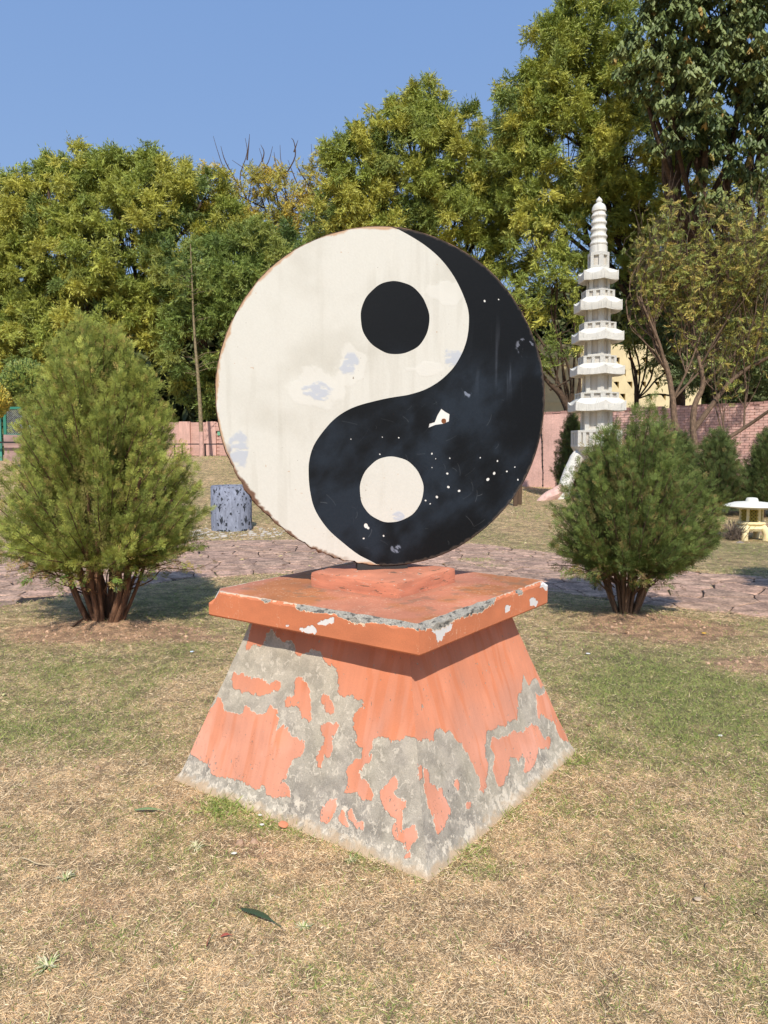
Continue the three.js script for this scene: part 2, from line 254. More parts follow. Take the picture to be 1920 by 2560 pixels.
const LEFT = [[-427, 830, -436, 641, -436, 644, -410, 651, -392, 671, -341, 670, -331, 683, -331, 713, -324, 737, -312, 749, -283, 750, -270, 739, -245, 729, -211, 718, -185, 734, -158, 717, -141, 700, -140, 669, -121, 662, -103, 672, -84, 681, -103, 667, -51, 713, -1, 716, 34, 679, 55, 661, 118, 630, 139, 592, 139, 550, 216, 560, 273, 536, 266, 515, 240, 489, 243, 440, 258, 413, 300, 373, 305, 326, 253, 294, 268, 234, 257, 188, 304, 200, 350, 193, 392, 186, 399, 216, 367, 250, 317, 276, 360, 339, 342, 417, 385, 434, 446, 431, 510, 460, 620, 479, 560, 830],
  [-489, 547, -445, 529, -386, 523, -308, 531, -260, 529, -204, 548, -180, 527, -193, 508, -275, 473, -337, 470, -406, 457, -450, 465, -490, 487], [-105, 568, -82, 589, -28, 550, -7, 501, 22, 454, 21, 423, -4, 412, -57, 449, -90, 461, -130, 447, -146, 485, -95, 505], [50, 523, 87, 538, 114, 515, 139, 484, 132, 462, 105, 471, 71, 496], [79, 415, 115, 433, 167, 439, 172, 409, 143, 378, 159, 341, 152, 289, 126, 313, 117, 246, 98, 238, 86, 284, 106, 339, 107, 370, 86, 396],
  [-541, 408, -503, 381, -477, 352, -376, 362, -359, 410, -319, 384, -266, 390, -217, 436, -176, 425, -160, 395, -163, 352, -123, 371, -75, 355, -54, 334, 1, 341, 21, 309, 12, 276, -32, 255, -45, 201, -44, 170, -75, 152, -9, 123, -2, 100, -56, 85, -128, 82, -165, 108, -198, 90, -282, 89, -376, 81, -456, 77, -533, 103, -656, 130, -641, 214, -592, 328], [157, 93, 175, 127, 219, 159, 239, 106, 211, 65, 172, 63], [258, 83, 264, 132, 289, 110, 307, 63, 274, 68], [294, 131, 306, 144, 332, 113, 375, 106, 378, 75, 337, 95, 309, 92],
  [431, 234, 446, 275, 479, 311, 503, 280, 488, 244, 547, 237, 547, 214, 528, 195, 547, 137, 579, 142, 609, 159, 617, 122, 594, 75, 553, 85, 517, 92, 510, 122, 512, 163, 481, 173, 446, 172], [585, 68, 605, 74, 606, 48, 584, 45], [565, 365, 595, 382, 640, 330, 585, 324]];
const RIGHT = [[-460, 830, 498, 830, 553, 563, 586, 479, 587, 389, 546, 374, 519, 431, 426, 412, 403, 485, 351, 425, 284, 383, 258, 319, 201, 313, 104, 319, 14, 330, -53, 334, -105, 264, -107, 200, -146, 171, -185, 122, -233, 140, -202, 150, -200, 191, -212, 247, -236, 318, -283, 385, -307, 433, -348, 431, -374, 454, -424, 449, -449, 417, -497, 448, -600, 473],
  [463, 358, 534, 333, 605, 371, 693, 270, 724, 131, 724, 40, 602, 98, 584, 160, 545, 216, 493, 250, 430, 244, 460, 297], [-15, 300, 52, 273, 174, 269, 259, 237, 323, 252, 381, 235, 421, 186, 428, 153, 504, 135, 480, 100, 397, 109, 354, 129, 302, 93, 204, 69, 157, 97, 203, 150, 127, 152, 91, 176, 27, 131, -44, 91, -87, 118, -75, 178, -28, 238, -60, 281],
  [-543, 352, -521, 325, -530, 290, -469, 248, -458, 196, -448, 143, -489, 135, -522, 106, -566, 110, -578, 138, -566, 180, -576, 231, -563, 292], [-640, 374, -551, 364, -568, 318, -640, 334], [-370, 237, -335, 229, -350, 199, -375, 209], [-342, 141, -304, 137, -317, 101, -349, 109]];
const S = 0.5795, BASE = 0.6907, TOPH = 0.4317, YB = 0.7715, ST = 0.1198, PQ = 0.2505, PU = 0.0723;
const pedestal = thing('pedestal', 'salmon painted concrete pedestal with flaking sides and overhanging slab under the disc', 'pedestal', PED, null, PYAW + Math.PI / 4);
// In the pedestal's axes face 0 looks along -x side etc.; side k has outward direction turned by k quarter turns.
function sideFrame(k) { const a = k * Math.PI / 2; return { n: V(Math.sin(a), 0, Math.cos(a)), r: V(Math.cos(a), 0, -Math.sin(a)) }; }
{
  const mL = flakingFace(100, LEFT, -730, 730, -20, 830), mR = flakingFace(300, RIGHT, -730, 730, -20, 830), geos = [];
  for (let k = 0; k < 4; k++) {
    const { n, r } = sideFrame(k), NU = 56, NV = 36, pos = [], uv = [], idx = [];
    for (let j = 0; j <= NV; j++) for (let i = 0; i <= NU; i++) {
      const t = j / NV * 1.04 - 0.04, half = mix(BASE, TOPH, t), u = (i / NU * 2 - 1) * half, p = n.clone().multiplyScalar(half).addScaledVector(r, u); p.y = t * YB;
      const e = (n3(p.x * 9, p.y * 9, p.z * 9) - 0.5) * 0.014 + (n3(p.x * 30, p.y * 30, p.z * 30) - 0.5) * 0.004 + 0.03 * smooth(0.05, -0.03, p.y) * (0.35 + n3(p.x * 14, 0, p.z * 14));
      const out = V(p.x, 0, p.z).normalize(); p.addScaledVector(out, e * (t > 0.97 ? 0 : 1));
      pos.push(p.x, p.y, p.z); const sl = t * 0.8138; uv.push((u + 0.73) / 1.46, (sl + 0.02) / 0.85);
    }
    for (let j = 0; j < NV; j++) for (let i = 0; i < NU; i++) { const a = j * (NU + 1) + i; idx.push(a, a + 1, a + NU + 1, a + 1, a + NU + 2, a + NU + 1); }
    const g = new THREE.BufferGeometry(); g.setAttribute('position', new THREE.Float32BufferAttribute(pos, 3)); g.setAttribute('uv', new THREE.Float32BufferAttribute(uv, 2)); g.setIndex(idx); g.computeVertexNormals(); geos.push(g);
  }
  // outward turn: pedestal yaw already includes 45 degrees, so side 0 is the right front face and side 3 the left front face
  part(pedestal, 'base', mergeGeometries(geos, true), [mR, mL, mR, mL], 'tapering base with salmon paint flaking off grey cement');
}
{ // slab: sides unrolled, broken top edge
  const UU = S * 2000, W = Math.round(UU), Hs = 160;
  const G = (p) => p;
  function slabSide(seed, grey, white) {
    const gm = polyMask(W, Hs, grey, (u) => u + W / 2, (v) => v + 6), wm = polyMask(W, Hs, white, (u) => u + W / 2, (v) => v + 6), hgt = new Float32Array(W * Hs);
    const map = bytesTex(W, Hs, (x, y, c) => {
      const wx = (fbm(x / 16, y / 14, seed, 4) - 0.5) * 22, wy = (fbm(x / 14, y / 12, seed + 4, 4) - 0.5) * 20, g = sample(gm, W, Hs, x + wx, y + wy), w = sample(wm, W, Hs, x + wx, y + wy) + (fbm(x / 5, y / 5, seed + 8, 2) - 0.5) * 0.4;
      const cloud = fbm(x / 130, y / 60, seed + 10, 3), fine = fbm(x / 3, y / 3, seed + 11, 3), edge = smooth(122, 132, y - 6 + (fbm(x / 12, 1, seed + 15, 3) - 0.5) * 20);
      const k = 0.98 + (cloud - 0.5) * 0.14 + (fine - 0.5) * 0.07; c[0] = 216 * k; c[1] = 129 * k; c[2] = 86 * k; hgt[y * W + x] = 0.7 + fine * 0.08;
      if (g > 0.5) { const q = 0.9 + (fine - 0.5) * 0.5 - smooth(0.55, 0.7, fbm(x / 20, y / 14, seed + 19, 3)) * 0.35; c[0] = 178 * q; c[1] = 171 * q; c[2] = 156 * q; hgt[y * W + x] = 0.15 + fine * 0.3; }
      else if (g > 0.30) { c[0] = 238; c[1] = 208; c[2] = 174; hgt[y * W + x] = 0.6; }
      else if (w > 0.5) { c[0] = 232; c[1] = 226; c[2] = 218; hgt[y * W + x] = 0.5; }
      else if (edge > 0.5 && fbm(x / 18, 3, seed + 23, 3) > 0.46) { c[0] = mix(c[0], 236, 0.7); c[1] = mix(c[1], 212, 0.7); c[2] = mix(c[2], 184, 0.7); }
      if (Math.abs(fbm(x / 26, y / 80, seed + 33, 3) - 0.5) < 0.003 && fbm(x / 90, 2, seed + 35, 2) > 0.58) { c[0] = 240; c[1] = 205; c[2] = 170; }
    });
    map.wrapS = map.wrapT = THREE.ClampToEdgeWrapping;
    const bump = bytesTex(W, Hs, (x, y, c) => { c[0] = c[1] = c[2] = 255 * clamp(hgt[y * W + x]); }, false); bump.wrapS = bump.wrapT = THREE.ClampToEdgeWrapping;
    return new THREE.MeshStandardMaterial({ map, bumpMap: bump, bumpScale: 0.006, roughness: 0.82, side: THREE.DoubleSide });
  }
  const sL = slabSide(500, [[-43, 116, -16, 98, 88, 102, 168, 112, 206, 98, 264, 84, 314, 84, 357, 104, 405, 106, 463, 108, 510, 106, 560, 106, 600, 88, 610, 150, 463, 150, 295, 150, -40, 150], [-240, 120, -215, 104, -190, 112, -190, 140, -240, 140]], [[-24, 15, 16, 34, 53, 47, 76, 35, 80, 18, 32, 7], [67, 54, 114, 75, 174, 97, 170, 74, 141, 60, 87, 50], [-102, 14, -80, 34, -74, 19, -95, 10], [180, 110, 186, 60, 182, 10, 190, 60]]);
  const sR = slabSide(600, [[-600, 128, -553, 96, -506, 98, -479, 81, -387, 76, -310, 90, -209, 88, -102, 84, 11, 100, 60, 150, -310, 150, -600, 150], [230, 112, 250, 96, 290, 98, 300, 116, 280, 140, 240, 140]], [[-500, 92, -475, 63, -446, 25, -405, 38, -386, 54, -348, 57, -339, 80, -406, 78], [119, 70, 132, 31, 169, 44, 181, 65], [366, 57, 381, 25, 452, 12, 466, 34, 407, 62], [480, 95, 520, 90, 570, 60, 590, 150, 500, 120]]);
  const topMap = bytesTex(1024, 1024, (x, y, c) => {
    const u = x / 1024 * 2 - 1, v = y / 1024 * 2 - 1, cloud = fbm(x / 160, y / 160, 700, 4), fine = fbm(x / 4, y / 4, 701, 3), e = Math.max(Math.abs(u), Math.abs(v)), ochre = smooth(0.40, 0.62, fbm(x / 220, y / 220, 708, 3) + 0.25 * (e - 0.7));
    const k = 0.98 + (cloud - 0.5) * 0.22 + (fine - 0.5) * 0.12; c[0] = mix(206, 192, ochre) * k; c[1] = mix(132, 121, ochre) * k; c[2] = mix(100, 74, ochre) * k;
    if (fbm((x + y) / 14, (x - y) / 5, 712, 3) > 0.72 && fbm(x / 60, y / 60, 714, 2) > 0.44) { c[0] = mix(c[0], 236, 0.65); c[1] = mix(c[1], 206, 0.65); c[2] = mix(c[2], 176, 0.65); }
    const dirt = smooth(0.62, 0.75, fbm(x / 50, y / 50, 718, 4)) * 0.35 + smooth(0.55, 0.44, e) * 0.25; for (let i = 0; i < 3; i++) c[i] = mix(c[i], [120, 105, 86][i], dirt);
    if (e > 0.972 + (fbm(x / 30, y / 30, 720, 3) - 0.5) * 0.04) { c[0] = 205; c[1] = 186; c[2] = 164; }
  });
  topMap.wrapS = topMap.wrapT = THREE.ClampToEdgeWrapping;
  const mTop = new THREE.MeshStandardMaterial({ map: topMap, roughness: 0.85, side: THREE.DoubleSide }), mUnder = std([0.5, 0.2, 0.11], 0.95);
  const sides = [[], [], [], []], tops = [], unders = [];
  const ring = (k, u, lev) => { // points of the outline at one level; lev 0 underside inner, 1 lower edge, 2 lower face, 3 upper face, 4 top edge
    const { n, r } = sideFrame(k), wob = (n2(u * 8 + k * 31, 3, 801) - 0.5) * 0.004 * smooth(0, 0.05, S - Math.abs(u));
    let c = 0.007 + 0.006 * n2(u * 30 + k * 17, 1, 805);
    if (k === 3) { if (u > -0.06) c += 0.016 * n2(u * 22, 5, 809) * smooth(-0.06, 0.02, u); c += 0.05 * smooth(-S + 0.07, -S + 0.005, u); }
    if (k === 0) { if (u < 0.06) c += 0.016 * n2(u * 22, 7, 809) * smooth(0.06, -0.02, u); c += 0.02 * smooth(S - 0.06, S - 0.01, u); }
    if (k === 2) c += 0.05 * smooth(S - 0.07, S - 0.005, u);
    { const q = smooth(0.03, 0.0, S - Math.abs(u)), cc = k === 0 && u < 0 || k === 3 && u > 0 ? 0.022 : (k === 3 && u < 0) || (k === 2 && u > 0) ? 0.06 : 0.026; c = mix(c, cc, q); }
    const ins = [0.14, 0.006, 0, 0, c][lev], y = [YB, YB + 0.0005, YB + 0.008, YB + ST - c * (1.0 + 0.3 * n2(u * 40, 2, 811) * smooth(0, 0.03, S - Math.abs(u))), YB + ST][lev], h = S - ins, uu = clamp(u, -h, h);
    return V(n.x * (h + wob) + r.x * uu, y, n.z * (h + wob) + r.z * uu);
  };
  const NU = 90;
  for (let k = 0; k < 4; k++) {
    const strip = (levels, list, uvOf) => { const pos = [], uv = [], idx = []; levels.forEach((l) => { for (let i = 0; i <= NU; i++) { const u = (i / NU * 2 - 1) * S, p = ring(k, u, l); pos.push(p.x, p.y, p.z); uv.push(...uvOf(p, u, l)); } }); for (let j = 0; j < levels.length - 1; j++) for (let i = 0; i < NU; i++) { const a = j * (NU + 1) + i, b = a + NU + 1; idx.push(a, a + 1, b, a + 1, b + 1, b); } const g = new THREE.BufferGeometry(); g.setAttribute('position', new THREE.Float32BufferAttribute(pos, 3)); g.setAttribute('uv', new THREE.Float32BufferAttribute(uv, 2)); g.setIndex(idx); list.push(g); };
    strip([0, 1], unders, (p) => [p.x, p.z]);
    strip([1, 2, 3, 4], sides[k], (p, u, l) => [(u * 1000 + W / 2) / W, ((l === 4 ? ST + 0.022 : p.y - YB) * 1000 + 6) / Hs]);
    const { n, r } = sideFrame(k); // top: from the edge to the middle
    const pos = [], uv = [], idx = [], NJ = 12;
    for (let j = 0; j <= NJ; j++) for (let i = 0; i <= NU; i++) { const u = (i / NU * 2 - 1) * S, p = ring(k, u, 4), t = j / NJ; p.x *= 1 - t * 0.98; p.z *= 1 - t * 0.98; p.y += Math.sin(Math.min(1, t * 6) * 1.57) * 0.004 + (n2(p.x * 14, p.z * 14, 822) - 0.5) * 0.003 * (t > 0 && t < 1 ? 1 : 0); pos.push(p.x, p.y, p.z); uv.push(p.x / S / 2 + 0.5, p.z / S / 2 + 0.5); }
    for (let j = 0; j < NJ; j++) for (let i = 0; i < NU; i++) { const a = j * (NU + 1) + i, b = a + NU + 1; idx.push(a, a + 1, b, a + 1, b + 1, b); }
    const g = new THREE.BufferGeometry(); g.setAttribute('position', new THREE.Float32BufferAttribute(pos, 3)); g.setAttribute('uv', new THREE.Float32BufferAttribute(uv, 2)); g.setIndex(idx); tops.push(g);
  }
  const geo = mergeGeometries([mergeGeometries(sides[0]), mergeGeometries(sides[1]), mergeGeometries(sides[2]), mergeGeometries(sides[3]), mergeGeometries(tops), mergeGeometries(unders)].map((g) => { const q = toCreasedNormals(g, 0.5); return q; }), true);
  part(pedestal, 'slab', geo, [sR, sL, sR, sL, mTop, mUnder], 'overhanging square slab with its front edge chipped to grey cement');
  // plinth block on the slab
  const bm = bytesTex(512, 512, (x, y, c) => { const cloud = fbm(x / 90, y / 90, 900, 4), fine = fbm(x / 3, y / 3, 901, 3), k = 0.98 + (cloud - 0.5) * 0.22 + (fine - 0.5) * 0.1; c[0] = 212 * k; c[1] = 136 * k; c[2] = 104 * k; const st = smooth(0.70, 0.78, fbm(x / 40, y / 40, 905, 5)) * 0.7; for (let i = 0; i < 3; i++) c[i] = mix(c[i], [92, 82, 66][i], st); if (fbm(x / 26, y / 20, 909, 4) > 0.79) { c[0] = 205; c[1] = 190; c[2] = 170; } });
  const N = 20, pg = new THREE.BoxGeometry(PQ * 2, PU + 0.01, PQ * 2, N, 4, N), pp = pg.attributes.position, rad = 0.016, hy = PU / 2 + 0.005;
  for (let i = 0; i < pp.count; i++) { const p = V().fromBufferAttribute ? new THREE.Vector3().fromBufferAttribute(pp, i) : 0; const q = V(clamp(p.x, -PQ + rad, PQ - rad), Math.min(p.y, hy - rad), clamp(p.z, -PQ + rad, PQ - rad)), dd = p.clone().sub(q), l = dd.length(); if (l > 0.0001) p.copy(q).addScaledVector(dd.normalize(), rad); p.x += (n3(p.x * 25, p.y * 25, p.z * 25) - 0.5) * 0.008; p.z += (n3(p.z * 25, p.x * 25, p.y * 25) - 0.5) * 0.008; p.y += (n2(p.x * 14, p.z * 14, 77) - 0.5) * 0.008; pp.setXYZ(i, p.x, p.y, p.z); }
  pg.computeVertexNormals(); pg.translate(0, YB + ST + PU / 2 - 0.005 + 0.003, 0);
  part(pedestal, 'plinth_block', pg, new THREE.MeshStandardMaterial({ map: bm, roughness: 0.88, bumpMap: gritBump, bumpScale: 0.0008, side: THREE.DoubleSide }), 'small raised block with dark stains in the middle of the slab');
}

// ---------- the yin-yang disc ----------
const DISC = V(0.0175, 1.7676, -3.5233), DR = 0.783, DYAW = 0.207;
{
  const disc = thing('yin_yang_disc', 'large upright black and white yin-yang disc with rusty rim on the pedestal', 'sculpture', DISC, null, DYAW);
  const P2 = (l) => { const o = []; for (let i = 0; i < l.length; i += 2) o.push(new THREE.Vector2(l[i] / 1000, l[i + 1] / 1000)); return o; };
  const seam = P2([16, 790, 87, 759, 172, 714, 247, 658, 312, 585, 362, 501, 387, 425, 393, 363, 384, 290, 359, 217, 316, 154, 256, 96, 186, 53, 110, 28, 36, 12, -49, -5, -123, -23, -185, -49, -248, -90, -299, -142, -341, -203, -365, -264, -374, -335, -370, -407, -355, -479, -328, -541, -282, -605, -219, -664, -146, -723, -82, -759, -28, -790]);
  const line = new THREE.SplineCurve(seam).getPoints(160).map((p) => new THREE.Vector2(p.x + (n2(p.y * 14, 1, 61) - 0.5) * 0.005 * smooth(0.72, 0.6, p.length()), p.y + (n2(p.x * 9, 2, 62) - 0.5) * 0.004 * smooth(0.3, 0.15, p.length())));
  const rimR = (a) => { const low = smooth(3.3, 3.75, a) * smooth(4.9, 4.4, a); return DR + 0.0015 * Math.sin(a * 9) - low * 0.012 * n2(a * 40, 2, 31) - low * 0.006 * n2(a * 130, 2, 33); }; // torn along the lower left
  const rimPts = (a0, a1, n) => { const o = []; for (let i = 0; i <= n; i++) { const a = mix(a0, a1, i / n); o.push(new THREE.Vector2(Math.cos(a) * rimR(a), Math.sin(a) * rimR(a))); } return o; };
  const aTop = Math.atan2(784, 16), aBot = Math.atan2(-782, -28) + Math.PI * 2;
  const inner = line.filter((p) => p.length() < DR - 0.004);
  const dotPts = (cx, cy, rx, ry) => Array.from({ length: 120 }, (_, i) => { const a = i / 120 * Math.PI * 2, w = 1 + 0.008 * Math.sin(3 * a + cy * 9) + 0.005 * Math.sin(7 * a + 1) + 0.003 * Math.sin(13 * a); return new THREE.Vector2(cx + Math.cos(a) * rx * w, cy + Math.sin(a) * ry * w); }), hole = (...q) => new THREE.Path(dotPts(...q).reverse());
  const BD = [0.036, 0.3755, 0.1635, 0.1665], WD = [0.0195, -0.4215, 0.154, 0.1555];
  const white = new THREE.Shape([...rimPts(aTop, aBot, 200), ...inner.slice().reverse()]); white.holes.push(hole(...BD));
  const black = new THREE.Shape([...rimPts(aBot - Math.PI * 2, aTop, 200), ...inner]); black.holes.push(hole(...WD));
  const bd = new THREE.Shape(dotPts(...BD)), wd = new THREE.Shape(dotPts(...WD));
  const T = 1024, mm = (x) => (x / T * 2 - 1) * 0.8;
  const near = (x, y, l, s) => { let b = 0; for (const [cx, cy, r, ry = r] of l) { const d = Math.hypot((x - cx) / r, (y - cy) / ry) + (fbm(x * 22, y * 22, s, 3) - 0.5) * 0.9; b = Math.max(b, 1 - d); } return b; };
  const wh = new Float32Array(T * T);
  const whiteMap = bytesTex(T, T, (i, j, c) => {
    const x = mm(i), y = mm(j), cl = fbm(x * 3, y * 3, 1001, 4), st = fbm(x * 26, y * 2.2, 1003, 4), f = fbm(x * 180, y * 180, 1005, 2), rr = Math.hypot(x, y);
    const k = 1 - smooth(0.42, 0.75, cl) * 0.07 - smooth(0.55, 0.8, st) * 0.03 + (f - 0.5) * 0.03; c[0] = 211 * k; c[1] = 207 * k * (1 - (1 - k) * 0.1); c[2] = 194 * k * (1 - (1 - k) * 0.3);
    const fresh = smooth(0.05, 0.3, near(x, y, [[-0.335, 0.04, 0.14, 0.1], [-0.178, 0.15, 0.085, 0.1], [0.28, 0.5, 0.12, 0.06], [0.2, 0.14, 0.1, 0.04]], 1010)); c[0] = mix(c[0], 218, fresh * 0.6); c[1] = mix(c[1], 214, fresh * 0.6); c[2] = mix(c[2], 202, fresh * 0.6); wh[j * T + i] = 0.5 + fresh * 0.25 + f * 0.1;
    const blue = smooth(0.18, 0.42, near(x, y, [[-0.325, 0.035, 0.085, 0.05], [-0.18, 0.155, 0.055, 0.075], [0.315, 0.195, 0.06, 0.06], [-0.69, -0.24, 0.07, 0.1], [0.053, -0.547, 0.05, 0.03]], 1020)) * smooth(0.2, 0.5, fbm(x * 30, y * 60, 1022, 3)); c[0] = mix(c[0], 178, blue * 0.75); c[1] = mix(c[1], 183, blue * 0.75); c[2] = mix(c[2], 192, blue * 0.75); wh[j * T + i] += blue * 0.2;
    const rust = smooth(DR - 0.012, DR - 0.001, rr + (fbm(x * 18, y * 18, 1030, 4) - 0.56) * 0.03) * 0.6 + (fbm(x * 60, y * 60, 1033, 2) > 0.91 ? 0.4 : 0) * smooth(0.55, 0.65, fbm(x * 5, y * 5, 1034, 2)); c[0] = mix(c[0], 176, rust); c[1] = mix(c[1], 120, rust); c[2] = mix(c[2], 72, rust);
    const ang = Math.atan2(y, x), lw = smooth(-2.95, -2.6, ang) * smooth(-1.75, -2.0, ang), edge2 = smooth(DR - 0.020, DR - 0.006, rr + (fbm(x * 26, y * 26, 1044, 4) - 0.5) * 0.04) * lw; c[0] = mix(c[0], 92, edge2 * 0.85); c[1] = mix(c[1], 56, edge2 * 0.85); c[2] = mix(c[2], 34, edge2 * 0.85);
    const nick = fbm(x * 85, y * 85, 1040, 2); if (nick > 0.95) { c[0] *= 0.6; c[1] *= 0.55; c[2] *= 0.5; }
  });
  const whiteBump = bytesTex(T, T, (x, y, c) => { c[0] = c[1] = c[2] = 255 * clamp(wh[y * T + x]); }, false);
  const spots = [-175, -184, 3, -26, -174, 3, 53, -177, 4, -38, -254, 4, 215, -252, 5, 216, -318, 3, 234, -276, 3, 292, -347, 6, 298, -412, 7, 352, -431, 7, 241, -459, 7, 185, -475, 5, 208, -491, 4, 497, -377, 9, 529, -348, 8, 545, -288, 5, 594, -339, 5, 652, -380, 5, 635, -318, 4, -105, -590, 12, -95, -600, 8, -116, -650, 5, 304, -274, 4, 457, -272, 4, -20, -640, 5, 470, 470, 6, 540, 480, 4];
  const holePoly = P2([260, -40, 279, -53, 301, -65, 298, -99, 268, -110, 230, -116, 198, -129, 203, -110, 228, -103, 241, -71]);
  const cv = document.createElement('canvas'); cv.width = cv.height = T; const g2 = cv.getContext('2d'); g2.fillStyle = '#000'; g2.fillRect(0, 0, T, T);
  const X = (m) => (m / 0.8 + 1) / 2 * T, blackAt = rng(44); g2.fillStyle = '#fff'; g2.beginPath(); holePoly.forEach((p, i) => i ? g2.lineTo(X(p.x), X(p.y)) : g2.moveTo(X(p.x), X(p.y))); g2.fill();
  for (let i = 0; i < spots.length; i += 3) { g2.beginPath(); g2.ellipse(X(spots[i] / 1000), X(spots[i + 1] / 1000), spots[i + 2] * 0.62, spots[i + 2] * 0.5, spots[i], 0, 7); g2.fill(); }
  g2.strokeStyle = '#555'; for (let i = 0; i < 70; i++) { const x = (blackAt() * 1.4 - 0.6) * 0.75, y = (blackAt() * 1.2 - 1) * 0.75, a = blackAt() * 3 + 0.3, l = 0.01 + blackAt() * 0.07; g2.lineWidth = 0.5 + blackAt() * 0.9; g2.globalAlpha = 0.3 + blackAt() * 0.6; g2.beginPath(); g2.moveTo(X(x), X(y)); g2.quadraticCurveTo(X(x + l * 0.5 * Math.cos(a) + 0.01), X(y + l * 0.5 * Math.sin(a)), X(x + l * Math.cos(a)), X(y + l * Math.sin(a))); g2.stroke(); }
  const marks = g2.getImageData(0, 0, T, T).data, bh = new Float32Array(T * T);
  const blackMap = bytesTex(T, T, (i, j, c) => {
    const x = mm(i), y = mm(j), a = fbm(x * 3.2 + y * 1.2, y * 2.2 - x, 1101, 4), b = fbm(x * 14 + y * 5, y * 3.2, 1103, 4), f = fbm(x * 150, y * 150, 1105, 2), dr = fbm(x * 30, y * 3, 1106, 4);
    const lowSide = smooth(0.32, 0.1, y), sm = smooth(0.42, 0.66, a * 0.65 + fbm(x * 9 - y * 4, y * 8, 1103, 5) * 0.35) * lowSide, rub = smooth(0.55, 0.72, dr) * smooth(0.45, 0.25, y) * smooth(-0.05, 0.15, y) * smooth(0.35, 0.55, x);
    c[0] = 13 + sm * 22 + rub * 30 + (f - 0.5) * 5; c[1] = 15 + sm * 27 + rub * 30 + (f - 0.5) * 5; c[2] = 17 + sm * 33 + rub * 32 + (f - 0.5) * 5;
    const pale = smooth(0.15, 0.4, near(x, y, [[0.68, 0.26, 0.06, 0.05], [0.39, 0.04, 0.03, 0.03], [0.04, -0.7, 0.03, 0.03]], 1120)) * smooth(0.5, 0.6, fbm(x * 50 + y * 30, y * 40, 1122, 3)); c[0] += pale * 90; c[1] += pale * 90; c[2] += pale * 96;
    const m = marks[(j * T + i) * 4] / 255; c[0] = mix(c[0], 228, m); c[1] = mix(c[1], 224, m); c[2] = mix(c[2], 214, m); bh[j * T + i] = 0.6 - (m > 0.5 ? 0.4 : 0) + f * 0.08 + sm * 0.1;
    const rr = Math.hypot(x, y), rim = smooth(DR - 0.012, DR - 0.003, rr + (fbm(x * 60, y * 60, 1130, 3) - 0.5) * 0.014) * 0.5; c[0] = mix(c[0], 120, rim); c[1] = mix(c[1], 100, rim); c[2] = mix(c[2], 82, rim);
    if (Math.hypot(x - 0.272, y + 0.098) < 0.012) { c[0] = 120; c[1] = 74; c[2] = 44; }
  });
  const blackBump = bytesTex(T, T, (x, y, c) => { c[0] = c[1] = c[2] = 255 * clamp(bh[y * T + x]); }, false);
  const mW = new THREE.MeshStandardMaterial({ map: whiteMap, bumpMap: whiteBump, bumpScale: 0.002, roughness: 0.6, side: THREE.DoubleSide }), mB = new THREE.MeshPhysicalMaterial({ map: blackMap, bumpMap: blackBump, bumpScale: 0.002, roughness: 0.5, specularIntensity: 0.4, side: THREE.DoubleSide });
  const face = (shape, n = 64) => { const g = new THREE.ShapeGeometry(shape, n), p = g.attributes.position, u = g.attributes.uv; for (let i = 0; i < p.count; i++) u.setXY(i, (p.getX(i) / 0.8 + 1) / 2, (p.getY(i) / 0.8 + 1) / 2); return g; };
  part(disc, 'white_half', face(white), mW, 'white half with grey-blue repair patches');
  part(disc, 'black_half', face(black), mB, 'scuffed black half with white chips and a torn hole');
  part(disc, 'black_dot', face(bd), mB); part(disc, 'white_dot', face(wd), mW);
  const rustTex = bytesTex(512, 128, (x, y, c) => { const n = fbm(x / 8, y / 8, 1201, 4), m = fbm(x / 40, y / 30, 1203, 3), t = smooth(0.4, 0.6, m); c[0] = mix(120, 62, t) * (0.7 + n * 0.6); c[1] = mix(92, 40, t) * (0.7 + n * 0.6); c[2] = mix(70, 28, t) * (0.7 + n * 0.6); });
  const pos = [], uv = [], idx = [], N = 260, lv = [[-0.001, 0], [-0.004, 0.004], [-0.054, 0.001], [-0.058, -0.004], [-0.058, -DR + 0.001]];
  lv.forEach(([z, dr]) => { for (let i = 0; i <= N; i++) { const a = i / N * Math.PI * 2, r = Math.max(0.001, rimR(a) + (dr > -0.5 ? dr : -rimR(a))); pos.push(Math.cos(a) * r, Math.sin(a) * r, z); uv.push(i / N * 10, z * 4 + dr); } });
  for (let j = 0; j < lv.length - 1; j++) for (let i = 0; i < N; i++) { const a = j * (N + 1) + i, b = a + N + 1; idx.push(a, b, a + 1, a + 1, b, b + 1); }
  const rg = new THREE.BufferGeometry(); rg.setAttribute('position', new THREE.Float32BufferAttribute(pos, 3)); rg.setAttribute('uv', new THREE.Float32BufferAttribute(uv, 2)); rg.setIndex(idx);
  part(disc, 'rim', toCreasedNormals(rg, 0.6), new THREE.MeshStandardMaterial({ map: rustTex, roughness: 0.9, metalness: 0.1, side: THREE.DoubleSide }), 'thin rusty metal rim torn along the lower left');
  part(disc, 'foot', mergeGeometries([box(0.2, 0.06, 0.045, 0.0, -DR - 0.008, -0.03), box(0.05, 0.05, 0.05, -0.12, -DR - 0.005, -0.03)]), std([0.03, 0.028, 0.026], 0.8), 'dark welded foot under the disc');
}
